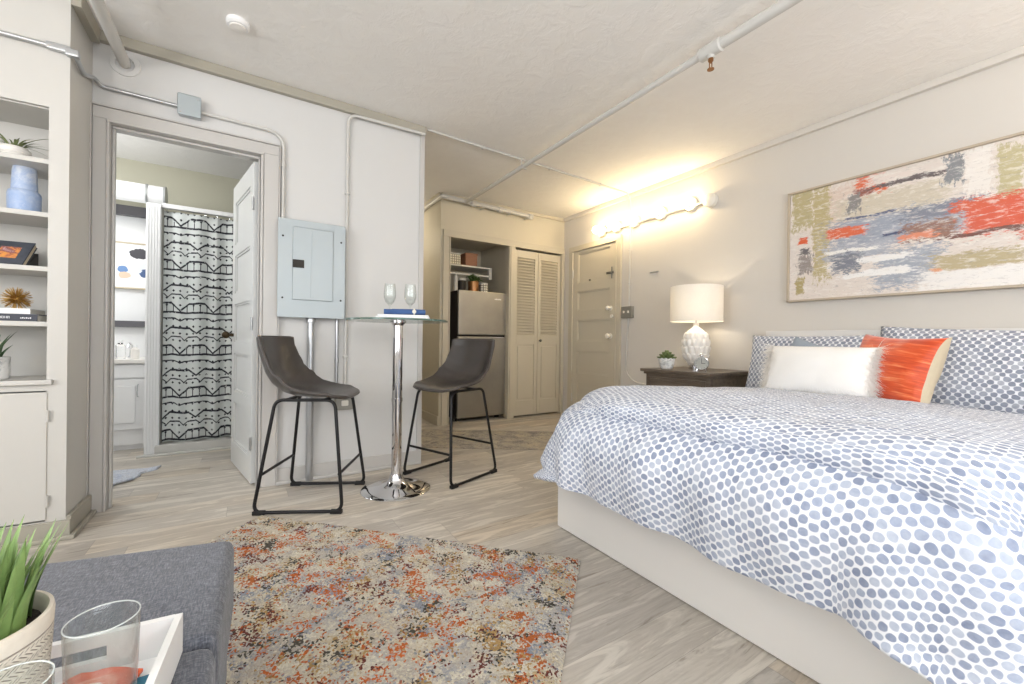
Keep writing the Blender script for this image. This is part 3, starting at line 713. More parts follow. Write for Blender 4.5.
# ================================================================== built-in bookcase (left)
bk = thing('bookcase', 'greige built-in bookcase with open shelves above a cupboard door, left of the bathroom doorway', 'bookcase', (-0.69, BY, 0))
ox = -0.69
def L(b, x0, x1, y0, y1, z0, z1, bev=.002): box(b, x0-ox, x1-ox, y0-BY, y1-BY, z0, z1, bev)
b = BM(); xs0, xs1 = -1.75, -0.755
L(b, xs1, -0.69, BY, BY+.02, 0, H, 0); L(b, -1.9, xs0, BY, BY+.02, 0, H, 0); L(b, xs0, xs1, BY, BY+.02, 1.935, H, 0)
L(b, -0.70, -0.69, BY+.02, WY, 0, H); L(b, xs0, xs1, BY, BY+.02, 0.0, 0.088, 0); L(b, xs0, xs1, BY, BY+.02, .672, .722, 0)
L(b, xs1, xs1+.015, BY+.02, WY-.01, .72, 1.95); L(b, xs0-.015, xs0, BY+.02, WY-.01, .72, 1.95); L(b, xs0, xs1, WY-.03, WY-.01, .72, 1.95); L(b, xs0, xs1, BY+.02, WY-.03, 1.93, 1.95)
obj('case', b, 'case', bk)
for z in (1.706, 1.468, 1.226, .980):
    b = BM(); L(b, xs0+.001, xs1-.001, BY+.012, WY-.031, z-.022, z, .003); obj('shelf', b, 'case', bk)
b = BM(); L(b, xs0-.02, xs1+.022, BY-.022, WY-.031, .70, .722, .004); obj('ledge', b, 'case', bk)
b = BM(); L(b, xs0-.01, xs1+.004, BY-.006, BY+.012, .096, .666, .003); dr = obj('cupboard_door', b, 'case', bk)
for z in (.18, .56):
    b = BM(); cyl(b, (xs1+.008-ox, -.010, z-.025), (xs1+.008-ox, -.010, z+.025), .005, 10); obj('hinge', b, 'case', dr)
b = BM(); L(b, -1.9, -0.672, BY-.016, BY, 0, .085, .003); L(b, -1.9, -0.655, BY-.034, BY-.016, 0, .02, .006); obj('baseboard', b, 'trim', bk)

# ---- items on the shelves
def blades(b, n, r0, h0, h1, w, spread, curl, seed=1, seg=7, cz=0.0, th=0.25):
    rnd = random.Random(seed)
    for i in range(n):
        a = rnd.uniform(0, 2*PI); rr = r0*sqrt(rnd.random()); h = rnd.uniform(h0, h1); sp = spread*rnd.uniform(.3, 1)*(0.35+rr/max(r0, 1e-5)*.65)
        da = a+rnd.uniform(-.5, .5); base = Vector((rr*cos(a), rr*sin(a), cz)); dirv = Vector((cos(da), sin(da), 0)); side = Vector((-sin(da), cos(da), 0))
        ww = w*rnd.uniform(.7, 1.2); cu = curl*rnd.uniform(.4, 1.2); prev = None
        for k in range(seg+1):
            t = k/seg
            p = base + dirv*(sp*h*(t**1.5)) + Vector((0, 0, h*(t - cu*t*t*.55)))
            wd_ = ww*(1-t**1.6)*.5+.0002
            nrm_ = (dirv*0.6+Vector((0, 0, -.5)))*wd_*th
            cur = [b.verts.new(p-side*wd_), b.verts.new(p+nrm_), b.verts.new(p+side*wd_)]
            if prev:
                for q_ in range(2): b.faces.new((prev[q_], prev[q_+1], cur[q_+1], cur[q_]))
            prev = cur
    return b
# air plant in ribbed bowl, top shelf
t = thing('potted_air_plant', 'spiky air plant in a white ribbed bowl on the topmost bookcase shelf', 'plant', (-0.905, 2.82, 1.7065))
b = BM(); lathe(b, [(.03, 0), (.042, .004), (.052, .02), (.050, .024), (.056, .034), (.053, .040), (.056, .050), (.050, .060), (.046, .062), (.044, .056), (.0, .05)], 32); obj('bowl', b, 'ceramic', t)
b = BM(); blades(b, 30, .026, .07, .13, .010, 1.3, 1.25, 3, cz=.05); obj('leaves', b, 'airplant', t)
# blue stepped vase
t = thing('stepped_vase', 'blue speckled two-tier ceramic vase on the second bookcase shelf', 'vase', (-0.87, 2.82, 1.4685))
b = BM(); lathe(b, [(.044, 0), (.052, .004), (.054, .09), (.050, .105), (.042, .112), (.039, .20), (.0355, .222), (.033, .224), (.031, .21), (.0, .20)], 40); obj('body', b, 'vase', t)
b = BM(); lathe(b, [(.0365, .205), (.0362, .2265), (.0325, .2275), (.0310, .205)], 40, cap=False); obj('rim', b, 'ceramic', t, ang=80)
# book leaning with a flower photo
t = thing('display_book', 'thick dark hardcover book with an orange flower picture, tilted back on the middle bookcase shelf', 'book', (-0.842, 2.715, 1.2265), radians(-2))
Mt = Matrix.Translation((0, 0, .003)) @ Matrix.Rotation(radians(-46), 4, 'X')
BW = .140
b = BM(); box(b, -BW, 0, 0, .004, 0, .17, .001, M=Mt); box(b, -BW, 0, .024, .028, 0, .17, .001, M=Mt); box(b, -BW-.004, -BW+.003, 0, .028, 0, .17, .002, M=Mt); obj('cover', b, 'bookdark', t)
b = BM(); box(b, -BW+.003, -.003, .004, .024, .003, .167, M=Mt); obj('page_block', b, 'beige', t)
b = BM(); vs = [b.verts.new(Mt @ Vector(p)) for p in ((-BW, -.0008, .002), (-.002, -.0008, .002), (-.002, -.0008, .168), (-BW, -.0008, .168))]
f = b.faces.new(vs); plane_uv(b, f, [(0.030, -.012), (.178, -.012), (.178, .146), (0.030, .146)]); obj('cover_picture', b, 'cover', t)
b = BM(); prism(b, [(.06, 0), (.18, 0), (.18, .08)], -.11, -.01, M=Matrix(((0, 0, 1, 0), (1, 0, 0, 0), (0, 1, 0, 0), (0, 0, 0, 1)))); obj('easel', b, 'blackmetal', t)
# gold urchin, books, aloe
t = thing('charcoal_book', 'charcoal hardcover book with white spine lettering, under the white book in the bookcase', 'book', (-0.80, 2.735, 0.9805))
b = BM(); box(b, -.30, 0, 0, .19, 0, .003, .001); box(b, -.30, 0, 0, .19, .029, .032, .001); box(b, -.30, 0, -.002, .002, 0, .032, .001); obj('cover', b, 'bookdark', t)
b = BM(); box(b, -.296, -.004, .002, .186, .003, .029); obj('page_block', b, 'paper', t)
b = BM()
x = -.143
for wd_, k in ((.006, 'I'), (.007, 'C'), (.002, ' '), (.007, 'A'), (.007, 'R'), (.007, 'O'), (.008, 'M'), (.007, 'A')):
    if k != ' ':
        box(b, x, x+.0016, -.0032, -.0022, .011, .021); box(b, x+wd_-.0022, x+wd_-.0006, -.0032, -.0022, .011, .021 if k != 'C' else .014)
        if k in 'CARO': box(b, x, x+wd_-.0006, -.0032, -.0022, .0196, .021)
        if k in 'CO': box(b, x, x+wd_-.0006, -.0032, -.0022, .011, .0124)
        if k in 'ARM': box(b, x, x+wd_-.0006, -.0032, -.0022, .0155, .0168)
    x += wd_+.0012
obj('spine_title', b, 'lettering', t); b = BM()
for i in range(6): box(b, -.052+i*.0058, -.0482+i*.0058, -.0032, -.0022, .012, .018 if i % 2 else .016)
obj('spine_author', b, 'lettering', t)
t = thing('white_book', 'slim white book lying on the charcoal book in the bookcase', 'book', (-0.822, 2.735, 1.0128))
b = BM(); box(b, -.26, 0, 0, .17, 0, .003, .001); box(b, -.26, 0, 0, .17, .021, .024, .001); box(b, -.26, 0, -.002, .002, 0, .024, .001); obj('cover', b, 'bookwhite', t)
b = BM(); box(b, -.257, -.003, .002, .167, .003, .021); obj('page_block', b, 'paper', t)
t = thing('urchin_ornament', 'gold spiky starburst ornament sitting on the white book', 'ornament', (-0.885, 2.80, 1.0370))
b = BM(); rnd = random.Random(5)
for i in range(260):
    z = rnd.uniform(-1, 1); a = rnd.uniform(0, 2*PI); s_ = sqrt(1-z*z); d_ = Vector((s_*cos(a), s_*sin(a), z)); ln = rnd.uniform(.045, .056)
    if d_.z < 0: ln = min(ln, .043/max(-d_.z, .01)) if -d_.z*ln > .043 else ln
    c0 = Vector((0, 0, .045)); tube(b, [c0+d_*.01, c0+d_*ln], .001, 5, radii=[.0014, .0007])
obj('spikes', b, 'gold', t)
b = BM(); ball(b, (0, 0, .045), .014, 12, 8); obj('core', b, 'gold', t)
t = thing('potted_aloe', 'dark pointed aloe in a marble pot on the lowest bookcase shelf', 'plant', (-0.955, 2.79, 0.722))
b = BM(); lathe(b, [(.050, 0), (.054, .003), (.055, .095), (.053, .099), (.049, .097), (.047, .085), (0, .085)], 40); obj('pot', b, 'marble', t)
b = BM(); blades(b, 22, .025, .08, .15, .022, .8, .35, 9, cz=.085, th=.8); obj('leaves', b, 'aloe', t)

# ================================================================== bathroom contents
t = thing('shower_curtain', 'white shower curtain with black stitched line pattern behind the bathroom doorway', 'curtain', (0, 0, 0))
b = BM()
def cf(u, v):
    x = -.565 + u*0.95; fold = .010*sin(u*46)+.014*sin(u*17+1)
    if u > .36: fold += .02*sin((u-.36)*30)
    return Vector((x, 4.25+fold*(1.0-.35*v)+.01*(1-v)*sin(u*9), .079+v*1.831 + .006*sin(u*30)*(1-v)))
grid(b, cf, 160, 30, uv=lambda u, v: (u*1.1, v*1.835)); o = obj('fabric', b, 'curtain', t, ang=80); mod(o, 'SOLIDIFY', thickness=.002)
for i in range(8):
    x = -.545+i*.082; b = BM()
    tube(b, [(x, 4.25+.013*cos(a), 1.915+.013*sin(a)) for a in [k*PI/6 for k in range(12)]], .0018, 6, closed=True); obj('ring', b, 'chrome', t)
t = thing('curtain_rail', 'white rail holding up the shower curtain', 'rail'); b = BM(); box(b, -.575, .99, 4.225, 4.275, 1.93, 1.965, .004); obj('rail', b, 'white', t)
t = thing('shower_partition', 'narrow white ribbed partition post at the left edge of the shower curtain', 'partition', (-.62, 4.25, 0))
b = BM(); box(b, -.045, .045, -.04, .60, 0, 1.95, .003); obj('panel', b, 'white', t)
for i in range(5):
    b = BM(); box(b, -.038+i*.017, -.028+i*.017, -.046, -.038, 0.01, 1.93, .002); obj('rib', b, 'white', t)
t = thing('shower_curb', 'low cream curb on the bathroom floor below the shower curtain', 'curb', (-.70, 4.15, 0))
b = BM(); box(b, .10, 1.68, .04, .20, 0, .075, .01); obj('curb', b, 'cream', t)
b = BM(); box(b, 0, 1.68, .0, .04, 0, .014, .004); obj('curb_trim', b, 'cream', t)
# vanity
t = thing('bathroom_vanity', 'white panelled bathroom vanity with a curved handle, seen at the left of the doorway', 'cabinet', (-1.2, 4.455, 0))
b = BM(); box(b, -.5, .52, .04, .52, .04, .70, .003); box(b, -.5, .52, .06, .52, 0, .04, .002); obj('body', b, 'white', t)
b = BM(); box(b, -.02, .50, .02, .04, .17, .57, .003); box(b, .04, .44, .012, .022, .22, .52, .006); dd = obj('door', b, 'white', t)
b = BM(); tube(b, rounded([(.455, .02, .43), (.455, -.01, .44), (.455, -.01, .52), (.455, .02, .53)], .02), .004, 8); obj('handle', b, 'galv', dd)
b = BM(); box(b, -.02, .50, .02, .04, .585, .69, .003); obj('drawer', b, 'white', t)
b = BM(); box(b, -.52, .545, 0, .53, .70, .735, .006); obj('countertop', b, 'ceramic', t)
t = thing('faucet', 'chrome faucet standing on the bathroom vanity top', 'faucet', (-.83, 4.72, .735))
b = BM(); lathe(b, [(.025, 0), (.025, .01), (.014, .02), (.012, .10), (0, .105)], 16); tube(b, rounded([(0, 0, .06), (0, -.03, .13), (0, -.10, .12), (0, -.11, .09)], .04), .008, 10); obj('spout', b, 'chrome', t)
b = BM(); box(b, -.006, .006, -.01, .05, .10, .112, .003); obj('lever', b, 'chrome', t)
for i, (x, w_, h_, lab, mt) in enumerate(((-.78, .028, .11, 'small white bottle on the vanity top nearest the partition', 'ceramic'), (-.87, .032, .15, 'clear glass jar on the vanity top left of the white bottle', 'glass'))):
    t = thing('toiletry_bottle', lab, 'bottle', (x, 4.56, .735))
    b = BM(); lathe(b, [(w_*.9, 0), (w_, .004), (w_, h_*.7), (w_*.5, h_*.82), (w_*.45, h_*.86), (0, h_*.86)], 24); obj('body', b, mt, t)
    b = BM(); lathe(b, [(w_*.5, h_*.86), (w_*.5, h_), (0, h_)], 20); obj('cap', b, 'white', t)
t = thing('ledge_shelf', 'charcoal ledge running across the white bathroom wall under the framed print', 'shelf', (-1.3, 4.95, 1.0))
b = BM(); box(b, -.6, .62, -.03, .03, .0, .055, .003); obj('board', b, 'darkband', t)
t = thing('wall_rail', 'charcoal band high on the white bathroom wall under the duct', 'rail', (-1.3, 4.95, 1.985))
b = BM(); box(b, -.6, .62, -.03, .03, .0, .085, .003); obj('board', b, 'darkband', t)
t = thing('framed_print', 'abstract print of dark and blue blobs in a thin wooden frame on the bathroom wall', 'picture', (-1.13, 4.96, 1.34))
b = BM()
for a in ((0, .37, 0, .012), (0, .37, .398, .41), (0, .012, 0, .41), (.358, .37, 0, .41)): box(b, a[0], a[1], -.02, .02, a[2], a[3], .002)
obj('frame', b, 'beige', t)
b = BM(); vs = [b.verts.new(p) for p in ((.01, -.012, .01), (.36, -.012, .01), (.36, -.012, .40), (.01, -.012, .40))]; f = b.faces.new(vs); plane_uv(b, f, [(0, 0), (.35, 0), (.35, .39), (0, .39)]); obj('print', b, 'print', t)
t = thing('duct_pipe', 'fat white duct with a collar crossing the top of the bathroom', 'pipe', (-1.4, 4.44, 2.07))
b = BM(); cyl(b, (-.6, 0, 0), (.815, 0, 0), .075, 32, .004); obj('duct', b, 'white', t)
for x in (.70, .812):
    b = BM(); cyl(b, (x, 0, 0), (x+.014, 0, 0), .080, 32); obj('collar', b, 'galv', t)
b = BM()
def mf(u, v):
    # right edge runs from (-.63,3.34) to (-.45,3.66)
    y = 3.30+v*.52; xr = -.715+(y-3.34)*.42 + .018*sin(v*15)+.01*sin(v*31)
    x = xr-(1-u)*.75
    return Vector((x, y+.02*sin(u*5), .006+.006*sin(u*7)*sin(v*5)+max(0, u-.9)*10*.012*abs(sin(v*11))))
grid(b, mf, 50, 40)
o = obj('bath_mat', b, 'bathmat'); tag(o, 'pale blue fluffy bath mat on the bathroom floor', 'rug'); mod(o, 'SOLIDIFY', thickness=.012, offset=1)
t = thing('bathroom_sprinkler', 'small dark sprinkler head on the bathroom ceiling', 'sprinkler', (-.36, 3.9, 2.5))
b = BM(); lathe(b, [(.02, 0), (.02, -.008), (.01, -.012), (.01, -.03), (.014, -.033), (0, -.036)], 16); obj('head', b, 'dark', t)

# ================================================================== services on the front wall
def strap(b, p, ax='x', r=.011):
    x, y, z = p
    if ax == 'x': box(b, x-.006, x+.006, y-r-.004, y+r+.004, z-r-.004, z+r+.004, .003)
    else: box(b, x-r-.004, x+r+.004, y-r-.004, y+r+.004, z-.006, z+.006, .003)
t = thing('junction_box', 'square galvanised junction box on the wall over the bathroom doorway', 'electrical box', (-.287, WY, 2.215))
b = BM(); box(b, -.05, .05, -.045, 0, -.055, .055, .006); obj('box', b, 'galv', t)
b = BM(); box(b, -.053, .053, -.050, -.044, -.058, .058, .006); cv = obj('cover_plate', b, 'panelgrey', t)
for sx in (-1, 1):
    b = BM(); cyl(b, (sx*.038, -.05, sx*.042), (sx*.038, -.053, sx*.042), .005, 10); obj('screw', b, 'galv', cv)
o = thing('conduit', 'thin steel conduit from the bookcase corner to the junction box over the bathroom doorway', 'conduit')
b = BM(); tube(b, rounded([(-1.85, BY-.015, 2.195), (-.72, BY-.015, 2.20)], .02), .010, 12)
tube(b, rounded([(-.72, BY-.015, 2.20), (-.672, BY-.012, 2.195), (-.672, BY+.10, 2.165), (-.672, WY-.05, 2.235), (-.655, WY-.016, 2.215), (-.337, WY-.016, 2.210)], .05), .010, 12); obj('pipe', b, 'galv', o)
b = BM(); box(b, -.76, -.68, BY-.030, BY-.001, 2.185, 2.215, .005); box(b, -.70, -.655, BY-.032, BY-.0, 2.175, 2.207, .006); obj('elbow_fitting', b, 'galv', o)
o = thing('conduit', 'steel conduit bending from the junction box down to the breaker panel', 'conduit')
b = BM(); tube(b, rounded([(-.237, WY-.016, 2.205), (.18, WY-.016, 2.20), (.18, WY-.016, 1.655)], .10, 10), .010, 12); obj('pipe', b, 'cream', o)
b = BM(); cyl(b, (.18, WY-.016, 1.99), (.18, WY-.016, 2.02), .013, 12); obj('coupling', b, 'cream', o)
o = thing('conduit', 'painted conduit running under the ceiling trim and down past the breaker panel to the outlet', 'conduit')
b = BM(); tube(b, rounded([(1.09, WY-.05, 2.432), (.56, WY-.03, 2.432), (.56, WY-.016, 2.30), (.56, WY-.016, .60)], .07, 8), .010, 12); obj('pipe', b, 'cream', o)
for z in (1.9, .80):
    b = BM(); strap(b, (.56, WY-.016, z), 'z'); obj('clamp', b, 'cream', o)
o = thing('conduit', 'fat galvanised conduit running from the breaker panel down to the floor', 'conduit')
b = BM(); tube(b, [(.345, WY-.025, 0), (.345, WY-.025, 1.05)], .022, 16); obj('pipe', b, 'galv', o)
b = BM(); cyl(b, (.345, WY-.025, 1.02), (.345, WY-.025, 1.05), .029, 16, .003); obj('coupling', b, 'galv', o)
o = thing('conduit', 'thin steel conduit between the breaker panel and the outlet, right of the fat conduit', 'conduit')
b = BM(); tube(b, [(.505, WY-.016, .60), (.505, WY-.016, 1.05)], .010, 12); obj('pipe', b, 'galv', o)
b = BM(); cyl(b, (.505, WY-.016, .76), (.505, WY-.016, .79), .013, 12); obj('coupling', b, 'galv', o)
t = thing('wall_outlet', 'steel outlet box with a plug socket low on the wall behind the left stool', 'outlet', (.555, WY, .52))
b = BM(); box(b, -.062, .055, -.045, 0, -.075, .075, .008); obj('box', b, 'plategrey', t)
for z in (.03, -.03):
    b = BM(); box(b, -.022, .022, -.05, -.044, z-.018, z+.018, .006); obj('socket', b, 'porcelain', t)
# breaker panel
t = thing('breaker_panel', 'grey electrical breaker panel hung between the bathroom doorway and the glass table', 'electrical panel', (.346, WY, 1.05))
b = BM(); box(b, -.18, .18, -.07, 0, .01, .60, .003); obj('housing', b, 'panelgrey', t)
b = BM(); box(b, -.195, .195, -.078, -.068, 0, .61, .003); fr = obj('cover', b, 'panelgrey', t)
b = BM(); box(b, -.115, .12, -.086, -.077, .11, .565, .006); box(b, -.012, -.006, -.0875, -.085, .13, .55, .001); pd = obj('door', b, 'panelgrey', t)
b = BM(); box(b, -.118+.004, -.05, -.090, -.084, .31, .36, .002); obj('latch', b, 'dark', pd)
for sx, z in ((-1, .12), (1, .12), (-1, .50), (1, .50)):
    b = BM(); cyl(b, (sx*.168, -.077, z), (sx*.168, -.081, z), .006, 10); obj('screw', b, 'dark', fr)
# heating pipe from ceiling to wall flange
t = thing('ceiling_pipe', 'cream painted pipe entering the wall through a round flange over the bathroom doorway', 'pipe')
b = BM(); tube(b, [(-.565, BACK+.02, 2.37), (-.565, WY-.01, 2.37)], .026, 20); obj('pipe', b, 'cream', t)
Mf = Matrix.Translation((-.565, WY, 2.37)) @ Matrix.Rotation(radians(90), 4, 'X')
b = BM(); lathe(b, [(.036, 0.004), (.04, .008), (.062, .005), (.064, 0)], 32, M=Mf, cap=False); obj('flange', b, 'wall', t)
t = thing('smoke_detector', 'white round smoke detector on the ceiling at upper left', 'smoke detector', (-.055, 2.514, 2.5)); t.scale = (.8, .8, .9)
b = BM(); lathe(b, [(.062, 0), (.064, -.006), (.064, -.022), (.055, -.030), (.0, -.032)], 36); obj('base', b, 'white', t)
b = BM(); lathe(b, [(.045, -.029), (.045, -.038), (.02, -.042), (0, -.042)], 30); obj('grille', b, 'ceramic', t)
# sprinkler main along the ceiling
t = thing('sprinkler_pipe', 'long cream sprinkler pipe crossing the ceiling from the bed to the hall', 'pipe')
b = BM(); tube(b, [(2.0, BACK+.02, 2.43), (2.0, 1.27, 2.43)], .026, 20); tube(b, [(2.0, 1.27, 2.43), (2.0, FY-.09, 2.43)], .0195, 20); obj('pipe', b, 'cream', t)
b = BM(); cyl(b, (2.0, 1.22, 2.43), (2.0, 1.34, 2.43), .034, 24, .006); cyl(b, (2.0, 1.28, 2.43), (2.0, 1.28, 2.385), .020, 16, .003); obj('tee_fitting', b, 'cream', t)
b = BM()
for y in (3.0,): tube(b, [(1.975, y, 2.43), (1.975, y, 2.49), (2.0, y, 2.5)], .005, 8); box(b, 1.972, 2.028, y-.01, y+.01, 2.405, 2.412, .002)
obj('hanger', b, 'cream', t)
b = BM(); lathe(b, [(.013, 0), (.013, -.012), (.008, -.014), (.008, -.020)], 14); tube(b, [(-.010, 0, -.018), (-.010, 0, -.048), (0, 0, -.055), (.010, 0, -.048), (.010, 0, -.018)], .003, 6); t = obj('sprinkler_head', b, 'brass', t, loc=(2.0, 1.28, 2.385)); t['label'] = 'copper sprinkler head'
b = BM(); lathe(b, [(0, -.052), (.017, -.053), (.017, -.056), (0, -.057)], 16); obj('deflector', b, 'brass', t)
# pipe along closet top
t = thing('closet_pipe', 'cream painted pipe with couplings clamped across the wall above the closet', 'pipe')
b = BM(); tube(b, rounded([(1.715, FY+.9, 2.44), (1.715, FY-.075, 2.44), (2.86, FY-.075, 2.415)], .03), .024, 16); obj('pipe', b, 'cream', t)
for x in (2.06, 2.40, 2.82):
    b = BM(); cyl(b, (x, FY-.075, 2.436-.02*(x-1.7)), (x+.06, FY-.075, 2.434-.02*(x-1.7)), .034, 18, .004); obj('coupling', b, 'cream', t)
for x in (2.2, 2.55, 2.8):
    b = BM(); box(b, x, x+.02, FY-.10, FY-.001, 2.405-.02*(x-1.7), 2.412-.02*(x-1.7), .002); obj('bracket', b, 'cream', t)
# thin conduit across the ceiling then down the right wall
o = thing('conduit', 'thin conduit crossing the ceiling to the lamp bar and down beside the entry door', 'conduit')
b = BM(); tube(b, rounded([(1.12, WY-.02, 2.488), (3.37, 3.07, 2.488), (3.42, 3.08, 2.40), (3.425, 3.09, 1.30), (3.425, 3.13, .60), (3.425, 3.0, .50), (3.425, 2.45, .47)], .07, 8), .009, 12); obj('pipe', b, 'cream', o)
for x in (1.6, 2.3, 2.95):
    b = BM(); strap(b, (x, WY-.015+(x-1.12)*.038, 2.487), 'x', .009); obj('clamp', b, 'cream', o)
for z in (1.9, 1.55):
    b = BM(); strap(b, (3.425, 3.09, z), 'z', .009); obj('clamp', b, 'cream', o)
t = thing('switch_box', 'grey steel double switch box on the wall beside the entry door', 'switch', (RX, 3.10, 1.245))
b = BM(); box(b, -.045, 0, -.07, .075, -.065, .06, .006); obj('box', b, 'plategrey', t)
for y in (-.03, .03):
    b = BM(); box(b, -.056, -.044, y-.007, y+.007, -.012, .012, .002); obj('toggle', b, 'porcelain', t)
t = thing('thermostat_mark', 'small metal bracket left on the wall above the switch box', 'bracket', (RX, 2.78, 1.63))
b = BM(); box(b, -.012, 0, -.05, .05, -.006, .006, .002); obj('plate', b, 'galv', t)
# lamp bar with bare globes
t = thing('lamp_bar', 'wall conduit bar carrying bare lit globe bulbs above the entry door', 'wall light', (RX, 0, 0))
b = BM(); tube(b, [(-.03, 3.56, 2.17), (-.03, 2.20, 2.17)], .011, 12); obj('bar', b, 'cream', t)
for i, y in enumerate((3.50, 3.27, 3.02, 2.69, 2.36)):
    b = BM(); Mh = Matrix.Translation((-.02, y, 2.19)) @ Matrix.Rotation(radians(-90), 4, 'Y')
    lathe(b, [(.058, -.018), (.062, 0), (.058, .02), (.030, .035), (.024, .06), (0, .06)], 28, M=Mh); s_ = obj('lamp_holder', b, 'porcelain', t)
    b = BM(); ball(b, (-.115, y, 2.195), .038, 24, 16); obj('bulb', b, 'bulb', s_)
b = BM(); Mh = Matrix.Translation((-.0, 2.17, 2.175)) @ Matrix.Rotation(radians(-90), 4, 'Y'); lathe(b, [(.055, 0), (.062, .01), (.060, .05), (.03, .065), (0, .065)], 28, M=Mh); obj('canopy', b, 'porcelain', t)

# ================================================================== alcove and fridge
t = thing('refrigerator', 'stainless steel top-freezer refrigerator standing in the closet alcove', 'refrigerator', (2.29, 4.25, 0))
b = BM(); box(b, -.305, .325, .05, .66, .03, 1.485, .004); [box(b, x, x+.04, y, y+.04, 0, .03) for x in (-.28, .24) for y in (.08, .58)]; obj('body', b, 'dark', t)
b = BM(); box(b, -.305, .325, 0, .046, .985, 1.485, .008); dt = obj('freezer_door', b, 'steel', t)
b = BM(); box(b, -.305, .325, 0, .046, .045, .965, .008); dl = obj('fridge_door', b, 'steel', t)
b = BM(); box(b, .10, .28, -.014, .002, .952, .963, .002); obj('handle', b, 'chrome', dl)
b = BM(); [box(b, .155+i*.013, .164+i*.013, -.002, .001, 1.40, 1.415 if i % 3 else 1.412) for i in range(7)]; obj('badge', b, 'lettering', dt)
t = thing('alcove_shelf', 'white shelf in the alcove over the refrigerator', 'shelf', (1.80, 4.42, 1.80))
b = BM(); box(b, 0.001, .70, 0, .30, -.018, 0, .002); obj('board', b, 'cream', t)
b = BM(); box(b, 0.001, .68, .0, .03, -.115, -.095, .002); box(b, .66, .70, 0, .05, -.14, -.018, .003); obj('rod_rail', b, 'cream', t)
t = thing('storage_basket', 'small cream gridded basket on the left of the alcove shelf', 'basket', (1.98, 4.44, 1.80))
b = BM(); box(b, -.10, .11, 0, .18, 0, .13, .008); obj('body', b, 'grid', t)
b = BM(); box(b, -.104, .114, -.004, .184, .118, .132, .004); obj('rim', b, 'cream', t)
t = thing('brown_box', 'brown printed box beside the basket on the alcove shelf', 'box', (2.24, 4.46, 1.80))
b = BM(); box(b, -.075, .08, 0, .14, 0, .155, .003); obj('body', b, 'boxwood', t)
b = BM(); box(b, -.078, .083, -.003, .143, .13, .158, .003); obj('lid', b, 'boxwood', t)
t = thing('copper_planter', 'leafy green plant in a shiny copper pot on top of the refrigerator', 'plant', (2.24, 4.40, 1.487))
b = BM(); lathe(b, [(.055, 0), (.062, .004), (.068, .12), (.064, .124), (.06, .11), (0, .11)], 36); obj('pot', b, 'brass', t)
b = BM(); rnd = random.Random(11)
for i in range(90):
    a = rnd.uniform(0, 2*PI); el = rnd.uniform(.1, 1.4); R_ = rnd.uniform(.03, .09); c_ = Vector((R_*cos(a)*cos(el)*1.2, R_*sin(a)*cos(el), .12+R_*sin(el)))
    Ml = Matrix.Translation(c_) @ Matrix.Rotation(a, 4, 'Z') @ Matrix.Rotation(rnd.uniform(-.8, .8), 4, 'Y') @ Matrix.Rotation(rnd.uniform(-.8, .8), 4, 'X')
    prism(b, [(-.02, 0), (-.008, .011), (.01, .010), (.022, 0), (.01, -.010), (-.008, -.011)], -.0008, .0008, M=Ml)
obj('leaves', b, 'herb', t)
for i, (x, w_, h_, lab, nm, mt) in enumerate(((2.10, .045, .15, 'grey wire canister on the refrigerator, left of the copper planter', 'canister', 'dark'), (2.385, .055, .12, 'cream patterned canister on the refrigerator, right of the copper planter', 'canister', 'grid2'), (2.022, .024, .20, 'slim pale bottle at the left end of the refrigerator top', 'bottle', 'cream'))):
    t = thing(nm, lab, nm, (x, 4.42, 1.487))
    b = BM(); lathe(b, [(w_*.95, 0), (w_, .003), (w_, h_*.8), (w_*.92, h_*.85), (0, h_*.85)], 28); obj('body', b, mt, t)
    b = BM(); lathe(b, [(w_*(.98 if nm == 'canister' else .45), h_*.85), (w_*(.98 if nm == 'canister' else .45), h_), (0, h_)], 24); obj('lid', b, 'cream', t)
# hall rug with fringe
u_ = Vector((.832, -.555)); ang_ = math.atan2(-.555, .832)
t = thing('hall_rug', 'worn grey and beige rug with white fringe on the hall floor before the refrigerator', 'rug', (1.24, 3.42, 0), ang_)
b = BM(); box(b, -.55, 1.38, 0.0, .70, 0.001, .009, .002); obj('pile', b, 'hallrug', t)
b = BM(); rnd = random.Random(3)
for i in range(60):
    y = .01+i*.0115; tube(b, [(1.378, y, .006), (1.41, y+rnd.uniform(-.006, .006), .006), (1.45, y+rnd.uniform(-.01, .01), .004)], .003, 5)
obj('fringe', b, 'whitecloth', t)

# ================================================================== area rug
P0 = Vector((.072, 2.504)); ru = Vector((.69, -.724)).normalized(); ra = math.atan2(ru.y, ru.x)
t = thing('area_rug', 'multicolour shag area rug of cream, orange, rust and grey on the plank floor', 'rug', (P0.x, P0.y, 0), ra)
b = BM(); W_, L_ = 1.63, 2.35
def rf(u, v):
    x, y = u*W_, -v*L_
    e = min(u, 1-u)*W_; e2 = min(v, 1-v)*L_; ed = min(1, min(e, e2)/.02)
    return Vector((x + .004*noise.noise((y*9, 1, 0)), y + .006*noise.noise((x*9, 3, 0)), .004 + ed*(.010+.0045*noise.noise((x*55, y*55, 0))+.004*noise.noise((x*130, y*130, 4)))))
grid(b, rf, 250, 340); o = obj('pile', b, 'rug', t, ang=180); 
b = BM(); box(b, 0.002, W_-.002, -L_+.002, -.002, 0.0, .005); obj('backing', b, 'beige', t)

